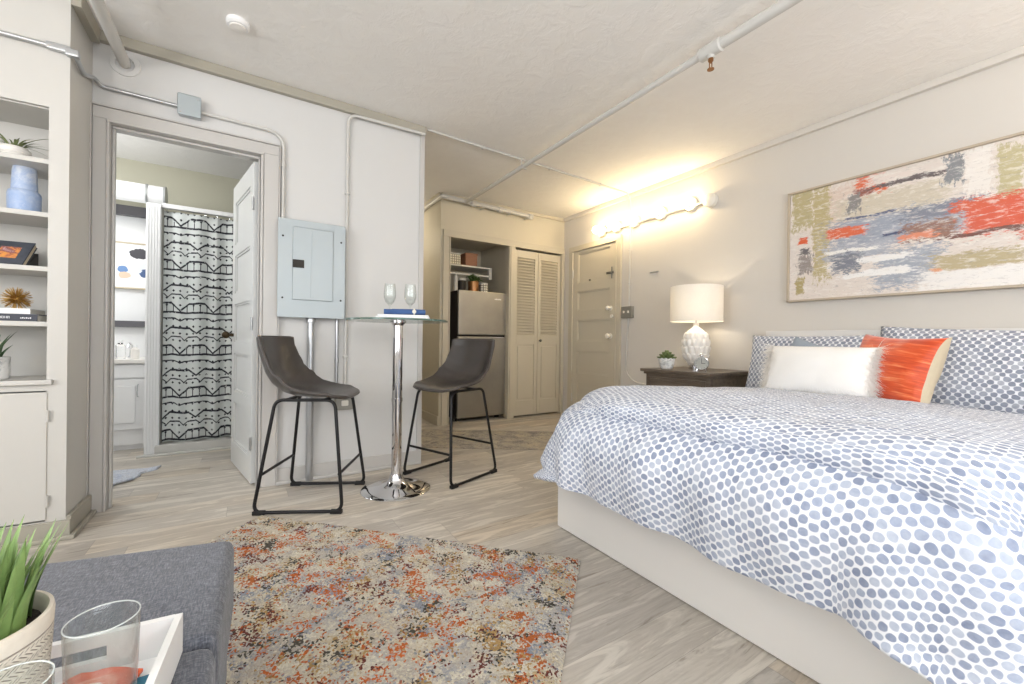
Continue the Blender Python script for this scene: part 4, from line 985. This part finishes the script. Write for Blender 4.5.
# ================================================================== bar table
t = thing('bar_table', 'round glass-topped bar table on a chrome pedestal between the two stools', 'table', (.781, 2.545, 0))
b = BM(); lathe(b, [(.30, 1.030), (.3015, 1.032), (.3015, 1.039), (.30, 1.041)], 72); 
o = obj('glass_top', b, 'thin', t)
b = BM(); lathe(b, [(.2985, 1.0305), (.3025, 1.0315), (.3025, 1.0395), (.2985, 1.0405)], 72, cap=False); obj('glass_rim', b, 'glassedge', t)
b = BM(); lathe(b, [(.205, 0), (.208, .003), (.205, .007), (.16, .014), (.10, .026), (.06, .045), (.042, .07), (.036, .095), (.0, .095)], 72); obj('base', b, 'chrome', t, ang=60)
b = BM(); lathe(b, [(.030, .09), (.030, .55), (.030, 1.02)], 40, cap=False); lathe(b, [(.034, .54), (.034, .56)], 40); obj('pole', b, 'chrome', t, ang=60)
b = BM(); lathe(b, [(.031, 1.005), (.036, 1.012), (.050, 1.024), (.050, 1.0295), (0, 1.0295)], 40); obj('top_plate', b, 'chrome', t)
# placemats and napkins, glasses on the table
rz = radians(-16)
for k, (ox_, oy_) in enumerate(((0, 0), )):
    pass
t = thing('folded_placemat', 'white folded placemat under the navy napkins on the glass table', 'placemat', (.77, 2.42, 1.0415), rz)
b = BM(); box(b, -.15, .15, -.075, .085, 0, .011, .005); box(b, -.14, .145, -.07, .08, .0105, .022, .005); obj('cloth', b, 'whitecloth', t)
def napkin(loc, lab, ring=True, L=.19):
    t = thing('rolled_napkin', lab, 'napkin', loc, rz, 'navy napkins on the glass table')
    b = BM(); n = 30
    def nf(u, v):
        a = v*2*PI; r = .0165+.0018*sin(3*a+u*5)+.002*(abs(u-.5)*2)**2
        return Vector(((u-.5)*L, r*cos(a)*1.15, .018+r*sin(a)*.95))
    V = grid(b, nf, n, 20)
    obj('cloth', b, 'navy', t, ang=60)
    if ring:
        b = BM(); tube(b, [(.03, .023*cos(a), .019+.018*sin(a)) for a in [k*PI/10 for k in range(20)]], .004, 8, closed=True); ball(b, (.03, -.023, .020), .012, 12, 8, (1, .5, 1)); obj('napkin_ring', b, 'porcelain', t)
napkin((.80, 2.40, 1.0645), 'navy napkin rolled in a jewelled ring at the front of the white placemat')
napkin((.765, 2.445, 1.0645), 'navy napkin lying behind the ringed one on the white placemat', False)
def wine_glass(loc, lab):
    t = thing('wine_glass', lab, 'wine glass', loc, 0, 'wine glasses on the glass table')
    b = BM(); o_ = [(.034, 0), (.034, .0015), (.02, .003), (.005, .008), (.0035, .02), (.0035, .075), (.010, .085), (.026, .10), (.036, .125), (.037, .15), (.031, .20)]
    i_ = [(.0303, .20), (.0362, .15), (.0352, .125), (.0252, .1015), (.009, .087), (0, .086)]
    lathe(b, o_+i_, 36); obj('bowl', b, 'thin', t, ang=60); b = BM(); tube(b, [(.0306*cos(a), .0306*sin(a), .20) for a in [k*PI/24 for k in range(48)]], .0007, 6, closed=True); obj('rim', b, 'rimglass', t); t.scale = (1.0, 1.0, 1.12)
wine_glass((.745, 2.60, 1.0415), 'empty wine glass on the glass table, nearer the breaker panel')
wine_glass((.862, 2.56, 1.0415), 'empty wine glass on the glass table, nearer the refrigerator')

# ================================================================== bar stools
def make_stool(lab, loc, rz):
    """local: +x is the front of the seat"""
    t = thing('bar_stool', lab, 'bar stool', loc, rz, 'leather bar stools at the glass table')
    prof = [(-.255, .925, .198), (-.250, .88, .200), (-.232, .80, .203), (-.208, .725, .210), (-.170, .665, .220), (-.115, .625, .222), (-.05, .607, .226), (.03, .603, .226), (.11, .606, .218), (.175, .606, .200), (.215, .597, .160), (.228, .590, .12)]
    def sf(u, v):
        s = v*(len(prof)-1); i = min(int(s), len(prof)-2); f = s-i
        x, z, w = [prof[i][k]*(1-f)+prof[i+1][k]*f for k in range(3)]; x -= .018
        q_ = (u-.5)*2; bend = abs(q_)**2.6
        t_ = max(0, min(1, (s-2.5)/4)); back = 1-t_                     # 1 on the backrest, 0 on the seat
        mid = max(0, 1-abs(s-4.5)/3.5)
        return Vector((x + back*.06*bend + mid*.03*bend, q_*w, z + (1-back)*.020*bend*(1 if s < 9 else .3) + mid*.06*bend))
    b = BM(); grid(b, sf, 20, 33, uv=lambda u, v: (u, v)); o = obj('seat', b, 'leather', t, ang=180)
    mod(o, 'SOLIDIFY', thickness=.020, offset=0); mod(o, 'BEVEL', width=.006, segments=3, limit_method='ANGLE'); mod(o, 'SUBSURF', levels=1, render_levels=1)
    b = BM()                                                           # rim piping
    loop = [sf(0, v/33)+Vector((0, -.003, 0)) for v in range(34)] + [sf(u/20, 1)+Vector((.003, 0, 0)) for u in range(1, 20)] + [sf(1, 1-v/33)+Vector((0, .003, 0)) for v in range(34)] + [sf(1-u/20, 0)+Vector((0, 0, .003)) for u in range(1, 20)]
    tube(b, loop, .0055, 8, closed=True); obj('piping', b, 'leather', o, ang=180)
    for s in (-1, 1):
        yb, yt = s*.222, s*.155
        b = BM(); pts = rounded([(-.06, yt, .588), (-.150, yt, .588), (-.225, yb, .012), (.225, yb, .012), (.160, yt, .588), (-.06, yt, .588)], .05, 7)
        tube(b, pts, .009, 12); sl = obj('side_frame', b, 'blackmetal', t, ang=60)
        b = BM(); box(b, -.225, -.165, yb-.013, yb+.013, 0, .022, .004); obj('floor_glide', b, 'rubber', sl)
        b = BM(); box(b, .165, .225, yb-.013, yb+.013, 0, .022, .004); obj('floor_glide', b, 'rubber', sl)
    for sx in (-1, 1):
        z = .20 if sx > 0 else .20; f = z/.575
        x = sx*(.225+(.150-.225)*f); y = .222+(.155-.222)*f
        b = BM(); cyl(b, (x, -y, z), (x, y, z), .008, 12); obj('footrest', b, 'blackmetal', t)
    for x in (-.10, .10):
        b = BM(); box(b, x-.015, x+.015, -.15, .15, .582, .592, .003); obj('seat_bracket', b, 'blackmetal', t)
    return t
st1 = make_stool('dark leather bar stool at the left, facing right beside the breaker panel', (.334, 2.632, 0), math.atan2(-.463, .887))
st2 = copy_tree(st1)
st2['label'] = 'dark leather bar stool right of the glass table, in front of the refrigerator'
st2.location = (1.195, 2.657, 0); st2.rotation_euler = (0, 0, math.atan2(-.365, -.93))

# ================================================================== bed
BX0, BX1, BY0, BY1 = 1.315, 3.36, .10, 1.63
t = thing('platform_bed', 'white platform bed with a tall plain footboard and low headboard against the right wall', 'bed', ((BX0+BX1)/2, (BY0+BY1)/2, 0))
cx_, cy2 = (BX0+BX1)/2, (BY0+BY1)/2
def Bx(b, x0, x1, y0, y1, z0, z1, bev=.003): box(b, x0-cx_, x1-cx_, y0-cy2, y1-cy2, z0, z1, bev)
b = BM(); Bx(b, BX0, BX0+.03, BY0, BY1, .004, .40); obj('footboard', b, 'laminate', t)
for y in (BY0, BY1-.03):
    b = BM(); Bx(b, BX0+.03, BX1-.03, y, y+.03, .004, .40); obj('side_rail', b, 'laminate', t)
b = BM(); Bx(b, BX1-.03, BX1+.05, BY0-.02, BY1+.02, 0, 1.02); obj('headboard', b, 'laminate', t)
b = BM(); Bx(b, BX0+.04, BX1-.04, BY0+.04, BY1-.04, .25, .30); obj('slats', b, 'laminate', t)
b = BM(); box(b, BX0+.05, BX1-.035, BY0+.04, BY1-.04, .30, .55, .05, seg=4); o = obj('mattress', b, 'sheet'); tag(o, 'thick mattress under the spotted duvet on the white bed', 'mattress')
# duvet
XE = 1.33; YC = .865; YH = .70; RC = .32
def drape(x, y, top, R=.12, bulge=.05, L=.42, amp=.010, seed=0.0, RC=RC, XE=XE):
    """x,y are flat cloth coordinates; the cloth folds down past the rounded outline of the mattress"""
    s = 1 if y > YC else -1
    if s < 0: RC = .26
    cx, cy = XE+RC, YH-RC
    dx, dy = cx-x, abs(y-YC)-cy
    am, bm_ = max(dx, 0), max(dy, 0); ln = hypot(am, bm_); r = ln-RC
    if r > .41 and s > 0: r = .41+(r-.41)*.35
    nx, ny = (am/ln, bm_/ln) if ln > 1e-6 else (0, 0)
    crown = .022*(1-min(1, (abs(y-YC)/YH)**2))*min(1, max(0, (x-XE)/.3)+.35)
    wr = amp*(noise.noise((x*3.2, y*3.2, seed))+.5*noise.noise((x*8, y*8, seed+3))+.3*noise.noise((x*19, y*19, seed+5)))
    if r <= 0: return Vector((x, y, top+crown+wr))
    q = PI*R/2; corner = 2*nx*ny
    if r < q: o_, d_ = R*sin(r/R), R*(1-cos(r/R))
    else: o_, d_ = R+(r-q)*(.04+.50*corner), R+(r-q)*(.99-.20*corner)
    o_ += bulge*sin(min(r/L, 1)*PI)
    k = min(r/.3, 1)
    fold = .014*k*(sin(y*15+x*4+seed)+.6*sin(y*27+1))*nx + .018*k*sin(x*17)*ny + .02*k*corner*sin(math.atan2(ny, nx)*14)
    px = (cx if am > 0 else x) - nx*(RC+o_+fold); py = YC + s*((cy if bm_ > 0 else abs(y-YC)) + ny*(RC+o_+fold))
    return Vector((px - nx*wr, py + s*ny*wr, top + crown*max(0, 1-r/.1) - d_ + wr*.5))
dv = thing('duvet', 'white duvet with blue-grey watercolour spots, folded double over the bed and hanging over its foot', 'duvet', (0, 0, 0))
b = BM(); x0_, x1_ = XE-.425, 2.88; y0_, y1_ = YC-YH-.42, YC+YH+.40
def dl_(u, v):
    x = x0_+(x1_-x0_)*u; y = y0_+(y1_-y0_)*v; return drape(x, y, .622-.06*max(0, min(1, (x-1.8)/1.1)), R=.14, bulge=.045, seed=1.0)
grid(b, dl_, 150, 150, uv=lambda u, v: (x0_+(x1_-x0_)*u, y0_+(y1_-y0_)*v))
o = obj('lower_layer', b, 'spots', dv, ang=180); mod(o, 'SOLIDIFY', thickness=.024, offset=0); mod(o, 'SUBSURF', levels=1, render_levels=1)
# the folded-over upper layer: a puffy slab whose front edge rolls under itself over the foot
b = BM(); XT = XE-.075; YE = YH+.06
def utop(x): return .684-.075*max(0, min(1, (x-1.7)/1.2))
def ul(u, v):
    y = YC + (v-.5)*2*YE
    if u < .82:
        x = 2.90 - (2.90-XT)*(u/.82)
        return drape(x, y, utop(x), R=.16, bulge=.015, amp=.012, seed=4.0, RC=.46)
    k = (u-.82)/.18
    pt = drape(XT, y, utop(XT), R=.16, bulge=.015, amp=.012, seed=4.0, RC=.46); pin = drape(XT+.10, y, utop(XT)-.066, R=.16, bulge=0, amp=.0, seed=4.0, RC=.46)
    c_ = pt.lerp(pin, min(1, max(0, k*1.25-.25))); dn = (pin-pt)
    a = min(1, k/.45)*PI
    p = pt + Vector((0, 0, -.028))*(1-cos(a)) + (-dn.normalized())*sin(a)*.016
    if k > .45: p = (pt+Vector((0, 0, -.056))).lerp(pin, (k-.45)/.55)
    return p
grid(b, ul, 150, 130, uv=lambda u, v: (x0_+.013-(u*2.0), YC+(v-.5)*2*YE+.01))
o = obj('folded_layer', b, 'spots', dv, ang=180); mod(o, 'SOLIDIFY', thickness=.014, offset=0); mod(o, 'SUBSURF', levels=1, render_levels=1)

# pillows -----------------------------------------------------------
def pillow_mesh(W, Hh, T, pinch=.05, seed=0.0, nu=44, wr=.006):
    b = BM(); uvl = b.loops.layers.uv.verify()
    def P(u, v, s):
        a, c = u*2-1, v*2-1
        th = ((1-abs(a)**2.6)*(1-abs(c)**2.6))**.5 if abs(a) < 1 and abs(c) < 1 else 0
        x = a*W/2*(1-pinch*(1-c*c)*abs(a)**2); z = c*Hh/2*(1-pinch*(1-a*a)*abs(c)**2)
        nz = wr*(noise.noise((x*7, z*7, seed+s))+.6*noise.noise((x*16, z*16, seed+s*2)))
        return Vector((x, z, s*(th*T/2 + nz*min(1, th*2))))
    for s in (1, -1):
        grid(b, lambda u, v: P(u, v, s), nu, nu, uv=lambda u, v: ((u-.5)*W+s*.01, (v-.5)*Hh))
    bmesh.ops.remove_doubles(b, verts=b.verts, dist=1e-5)
    return b
def pmat(loc, lean, turn=0, roll=0):
    """local x -> world -y, local y -> up leaning back to +x, local z faces the foot of the bed"""
    s, c = sin(lean), cos(lean)
    R0 = Matrix(((0, s, -c), (-1, 0, 0), (0, c, s))).to_4x4()
    return Matrix.Translation(loc) @ Matrix.Rotation(turn, 4, 'Z') @ R0 @ Matrix.Rotation(roll, 4, 'Z')
o = obj('bed_pillow', pillow_mesh(.74, .46, .17, .04, 1), 'spotsp', None, ang=180); o.matrix_world = pmat((3.19, 1.335, .765), radians(16)); tag(o, 'spotted blue-grey bed pillow propped at the nightstand end of the headboard', 'pillow', 'spotted pillows against the headboard')
o = obj('bed_pillow', pillow_mesh(.90, .50, .19, .04, 5), 'spotsp', None, ang=180); o.matrix_world = pmat((3.13, .50, .780), radians(20), 0, radians(-3)); tag(o, 'spotted blue-grey bed pillow behind the orange pillow, nearest the right edge of the photo', 'pillow', 'spotted pillows against the headboard')
o = obj('throw_pillow', pillow_mesh(.30, .30, .08, .05, 8), 'bluegrey', None, ang=180); o.matrix_world = pmat((3.0, 1.235, .790), radians(16), 0, radians(-20)); tag(o, 'plain blue-grey throw pillow, only its corner showing behind the white fur pillow', 'pillow')
# orange silk with beige back
b = pillow_mesh(.48, .40, .18, .10, 12, wr=.010)
o = obj('throw_pillow', b, None, None, ang=180, mats=['silk', 'beige']); o.matrix_world = pmat((2.93, .80, .785), radians(16), radians(-30), radians(-3)); tag(o, 'shiny orange silk throw pillow with a beige back', 'pillow')
for p in o.data.polygons:
    if p.index >= 44*44 or p.index//44 >= 43: p.material_index = 1
# fur pillow
t = thing('fur_pillow', 'white long-haired fur pillow lying against the orange pillow', 'pillow'); Mf = pmat((2.83, 1.115, .765), radians(20))
t.matrix_world = Mf
b = pillow_mesh(.54, .31, .16, .03, 15); o = obj('cushion', b, 'furbase', t, ang=180)
me = o.data; rnd = random.Random(2); b = BM(); nv = len(me.vertices)
polys = [p for p in me.polygons]
for i in range(24000):
    p = polys[rnd.randrange(len(polys))]; vs = [me.vertices[k].co for k in p.vertices]
    w = [rnd.random() for _ in vs]; sw = sum(w); c_ = sum((v*(k/sw) for v, k in zip(vs, w)), Vector())
    n_ = p.normal; dr_ = (n_*.55 + Vector((c_.x*3.4, c_.y*2.4-.35, 0)) + Vector((rnd.uniform(-.5, .5), rnd.uniform(-.5, .5), rnd.uniform(-.2, .2)))).normalized()
    ln = rnd.uniform(.030, .060)*(1+.7*max(0, abs(c_.x)-.14)/.13); sd = dr_.cross(Vector((rnd.uniform(-1, 1), rnd.uniform(-1, 1), rnd.uniform(-1, 1)))).normalized()*.0011
    m_ = c_+dr_*ln*.55+n_*.004; e_ = c_+dr_*ln+Vector((0, -.006, 0))
    a1, a2, b1, b2, e1 = [b.verts.new(q_) for q_ in (c_-sd, c_+sd, m_-sd*.8, m_+sd*.8, e_)]
    b.faces.new((a1, a2, b2, b1)); b.faces.new((b1, b2, e1))
f = obj('fur', b, 'fur', t, ang=180, fix=False); f['kind'] = 'stuff'

# ================================================================== nightstand and its things
t = thing('nightstand', 'dark brown wooden nightstand with a panelled drawer between the bed and the entry door', 'nightstand', (3.12, 2.09, 0))
hx, hy = .26, .29
b = BM(); box(b, -hx, hx, -hy, hy, .10, .68, .004); obj('body', b, 'wood', t)
b = BM(); box(b, -hx-.045, hx+.03, -hy-.03, hy+.03, .68, .705, .006); box(b, -hx-.02, hx+.01, -hy-.012, hy+.012, .66, .68, .004); obj('top', b, 'wood', t)
for z0, z1 in ((.49, .64), (.31, .47), (.13, .29)):
    b = BM(); box(b, -hx-.014, -hx, -hy+.03, hy-.03, z0, z1, .003)
    for a in ((-hy+.05, hy-.05, z0+.012, z0+.022), (-hy+.05, hy-.05, z1-.022, z1-.012), (-hy+.05, -hy+.06, z0+.012, z1-.012), (hy-.06, hy-.05, z0+.012, z1-.012)): box(b, -hx-.019, -hx-.012, a[0], a[1], a[2], a[3], .002)
    d_ = obj('drawer', b, 'wood', t)
    b = BM(); ball(b, (-hx-.03, 0, (z0+z1)/2), .012, 14, 10); cyl(b, (-hx-.014, 0, (z0+z1)/2), (-hx-.03, 0, (z0+z1)/2), .005, 10); obj('knob', b, 'bronze', d_)
for sx in (-1, 1):
    for sy in (-1, 1):
        b = BM(); box(b, sx*(hx-.02)-.02, sx*(hx-.02)+.02, sy*(hy-.02)-.02, sy*(hy-.02)+.02, 0, .10, .004); obj('leg', b, 'wood', t)
NZ = .705
t = thing('table_lamp', 'white ribbed ceramic table lamp with a drum shade on the nightstand', 'lamp', (3.15, 2.115, NZ))
b = BM(); lathe(b, [(.052, 0), (.054, .003), (.054, .034), (.05, .038), (0, .038)], 40); obj('foot', b, 'chrome', t)
prof = [(.050, .036), (.075, .055), (.098, .09), (.110, .13), (.115, .175), (.115, .22), (.108, .26), (.092, .295), (.065, .322), (.035, .342), (.022, .355), (.020, .385), (0, .385)]
fine = []
for i in range(len(prof)-1):
    for k in range(5):
        f = k/5; fine.append((prof[i][0]*(1-f)+prof[i+1][0]*f, prof[i][1]*(1-f)+prof[i+1][1]*f))
fine.append(prof[-1])
def facet(a, z):
    if z > .335: return 1
    r_ = z/.062; k = int(r_); ph = .5 if k % 2 else 0
    ua = (a/(2*PI)*14+ph) % 1; ub = r_ % 1
    return 1 - .11*min(1, (abs(ua-.5)*2)**1.6 + .9*(1-ub)**2.5)
b = BM(); lathe(b, fine, 216, mod=facet); obj('body', b, 'ceramic', t, ang=50)
b = BM(); lathe(b, [(.203, .395), (.203, .685)], 64, cap=False); lathe(b, [(.201, .395), (.201, .685)], 64, cap=False); obj('lamp_shade', b, 'shade', t, ang=60, fix=False)
b = BM(); tube(b, [(0, 0, .385), (0, 0, .66)], .005, 8); [tube(b, [(0, 0, .66), (.20*cos(a), .20*sin(a), .66)], .0025, 6) for a in (0, 2.09, 4.19)]; obj('harp', b, 'galv', t)
b = BM(); ball(b, (0.0, .0, .53), .030, 20, 14, (1, 1, 1.25)); obj('bulb', b, emis('lamp_bulb', (1, .86, .64, 1), 46), t)
t = thing('potted_succulent', 'small succulent in a white pot on the nightstand, left of the lamp', 'plant', (2.95, 2.245, NZ)); t.scale = (1.3, 1.3, 1.35)
b = BM(); lathe(b, [(.026, 0), (.034, .003), (.048, .035), (.050, .066), (.047, .068), (.044, .058), (0, .056)], 36, mod=lambda a, z: 1+.02*sin(a*5+z*60)); obj('pot', b, 'marble', t)
b = BM(); rnd = random.Random(4)
for ring, (n_, r_, ti) in enumerate(((11, .040, .35), (10, .030, .75), (8, .018, 1.1), (4, .006, 1.4))):
    for i in range(n_):
        a = 2*PI*i/n_+ring*.4
        Ml = Matrix.Translation((r_*cos(a), r_*sin(a), .066+ring*.009)) @ Matrix.Rotation(a, 4, 'Z') @ Matrix.Rotation(-ti, 4, 'Y')
        bmesh.ops.create_uvsphere(b, u_segments=10, v_segments=7, radius=1, matrix=Ml @ Matrix.Diagonal((.024, .012, .006, 1)))
obj('leaves', b, 'succ', t)
t = thing('alarm_clock', 'round silver alarm clock on the nightstand, right of the lamp', 'clock', (2.95, 1.93, NZ), radians(0)); t.scale = (1.2, 1.2, 1.2)
Rc = Matrix.Rotation(radians(-52), 4, 'Z') @ Matrix.Rotation(radians(90), 4, 'X')     # faces the camera side
Mc = Matrix.Translation((0, 0, .052)) @ Rc
b = BM(); lathe(b, [(.030, -.025), (.042, -.02), (.044, 0), (.044, .012), (.040, .014), (.038, .010)], 40, M=Mc); obj('case', b, 'chrome', t)
b = BM(); lathe(b, [(.0385, .0105), (0, .0105)], 40, M=Mc); fc = obj('face', b, 'clockface', t)
b = BM(); box(b, -.0012, .0012, -.002, .028, .0112, .0125, M=Mc); box(b, -.0012, .022, -.0012, .0012, .0112, .0125, M=Mc)
for k in range(12):
    box(b, .030, .035, -.0009, .0009, .0112, .0120, M=Mc @ Matrix.Rotation(k*PI/6, 4, 'Z'))
obj('hands', b, 'dark', fc)
b = BM(); ball(b, Mc @ Vector((0, .050, -.005)), .012, 14, 8); [cyl(b, Mc @ Vector((sx*.022, -.034, -.008)), Mc @ Vector((sx*.028, -.0515, -.008)), .005, 10) for sx in (-1, 1)]
obj('bell', b, 'chrome', t)

# made-up floor lamps behind the camera, housing the added ceiling fills
for x, y, lab in ((-1.6, -1.1, 'added brass floor lamp under a ceiling fill by the rear window, behind the viewpoint'), (2.9, -1.2, 'added brass floor lamp under a ceiling fill in the rear corner on the bed side')):
    t = thing('fill_lamp_stand', lab, 'lamp', (x, y, 0))
    b = BM(); lathe(b, [(.14, 0), (.14, .015), (.02, .03), (0, .03)], 32); obj('base', b, 'gold', t)
    b = BM(); cyl(b, (0, 0, .02), (0, 0, 1.72), .012); obj('pole', b, 'gold', t)
    b = BM(); lathe(b, [(.02, 1.70), (.10, 1.74), (.20, 1.81), (.198, 1.815), (.10, 1.746), (0, 1.71)], 40); obj('bowl', b, 'gold', t)
# ================================================================== painting
t = thing('abstract_painting', 'wide abstract canvas in greys, mustard and orange, framed in pale wood over the bed', 'painting', (RX, 1.54, 1.235))
PW, PH = 1.52, .81
b = BM()
for (ya, yb, za, zb) in ((-PW, 0, 0, .014), (-PW, 0, PH-.014, PH), (-.014, 0, 0, PH), (-PW, -PW+.014, 0, PH)): box(b, -.045, -.002, ya, yb, za, zb, .002)
obj('frame', b, simple('pale_wood_frame', (190, 176, 156), .5, var=.1, vscale=30), t)
b = BM(); box(b, -.030, -.004, -PW+.016, -.016, .016, PH-.016); vs = [b.verts.new(p) for p in ((-.0305, -.015, .015), (-.0305, -PW+.015, .015), (-.0305, -PW+.015, PH-.015), (-.0305, -.015, PH-.015))]
f = b.faces.new(vs); plane_uv(b, f, [(0, 0), (PW-.03, 0), (PW-.03, PH-.03), (0, PH-.03)]); obj('canvas', b, 'painting', t, fix=False)

# ================================================================== ottoman, tray and things on it
t = thing('ottoman', 'low charcoal tweed ottoman with two seat cushions in the left foreground', 'ottoman', (-.6, .75, 0))
def OP(pts, off=(-.6, .75)): return [(x-off[0], y-off[1]) for x, y in pts]
A = (-.022, 1.253); B_ = (-1.05, 1.485); C_ = (-1.15, .985); S1 = (-.036, .850); S2 = (-.038, .842); C2 = (-1.15, .977); D_ = (-.048, .36); E_ = (-1.20, .50)
b = BM(); prism(b, OP([A, B_, C_, S1]), .24, .42, .022); obj('cushion', b, 'tweed', t)
b = BM(); prism(b, OP([S2, C2, E_, D_]), .24, .42, .022); obj('cushion', b, 'tweed', t)
b = BM(); prism(b, OP([(-.035, 1.24), (-1.04, 1.47), (-1.185, .52), (-.06, .38)]), .08, .245, .01); obj('base', b, 'tweed', t)
for x, y in ((-.12, 1.17), (-.97, 1.36), (-.14, .46), (-1.11, .58)):
    b = BM(); cyl(b, (x+.6, y-.75, 0), (x+.6, y-.75, .085), .02, 14); obj('leg', b, 'wood', t)
TZ = .4205; tr_ = radians(-5)
t = thing('serving_tray', 'white serving tray with cut-out handles on the ottoman', 'tray', (-.082, .836, TZ), tr_)
TW, TL, TH, TT = .34, .46, .062, .010
b = BM()
box(b, -TW, 0, -TL, 0, 0, .008, .001)
box(b, -TT, 0, -TL, 0, .008, TH, .001); box(b, -TW, -TW+TT, -TL, 0, .008, TH, .001)
for yy in (-TT, -TL):
    xa, xb = -TW+TT, -TT; sa, sb = -.258, -.088
    box(b, xa, sa, yy, yy+TT, .008, TH); box(b, sb, xb, yy, yy+TT, .008, TH); box(b, sa, sb, yy, yy+TT, .008, .024); box(b, sa, sb, yy, yy+TT, .044, TH)
obj('tray_body', b, 'white', t)
TF = TZ+.0085
def tumbler(loc, lab):
    t = thing('glass_tumbler', lab, 'glass', loc, 0, 'glass tumblers on the tray')
    b = BM(); lathe(b, [(.030, 0), (.0325, .002), (.0335, .02), (.0365, .122), (.0358, .1235), (.035, .122), (.0318, .022), (.028, .014), (0, .013)], 56); obj('body', b, 'thin', t, ang=60)
    b = BM(); tube(b, [(.0358*cos(a), .0358*sin(a), .1225) for a in [k*PI/32 for k in range(64)]], .0009, 8, closed=True); obj('rim', b, 'rimglass', t)
    b = BM(); lathe(b, [(.0285, .002), (.031, .004), (.0312, .011), (.028, .0128), (0, .0128)], 48); obj('thick_bottom', b, 'glass', t)
tumbler((-.1525, .727, TF+.0083), 'clear glass tumbler on the tray, standing on the orange agate coaster')
tumbler((-.212, .650, TF), 'clear glass tumbler cut off by the lower left corner, in front of the patterned pot')
b = BM(); rnd = random.Random(8); pts = []
for k in range(26):
    a = 2*PI*k/26; r = .047*(1+.10*sin(3*a+1)+.06*sin(7*a)+rnd.uniform(-.04, .04)); pts.append((r*cos(a), r*sin(a)))
prism(b, pts, 0, .004); o = obj('agate_coaster', b, 'agate', loc=(-.178, .782, TF+.0042)); tag(o, 'orange and grey agate coaster under the glass tumbler', 'coaster')
b = BM(); box(b, -.04, .022, -.045, .022, 0, .0035, .001); o = obj('teal_card', b, 'teal', loc=(-.122, .735, TF-.0001)); o.location = (-.128, .764, TF); tag(o, 'teal square card on the tray beside the tumbler', 'card')
t = thing('potted_grass', 'bright green grass plant in a cream carved pot, lower left corner', 'plant', (-.286, .750, TF))
b = BM(); lathe(b, [(.062, 0), (.068, .003), (.076, .05), (.080, .10), (.082, .142), (.081, .148), (.077, .149), (.074, .145), (.072, .128), (0, .128)], 64); obj('pot', b, 'pot', t)
b = BM(); lathe(b, [(.0715, .130), (.03, .134), (0, .135)], 30); obj('soil', b, 'soil', t)
b = BM(); blades(b, 210, .060, .06, .128, .015, .42, .10, 21, 8, cz=.13, th=.4); obj('grass_blades', b, 'grass', t)
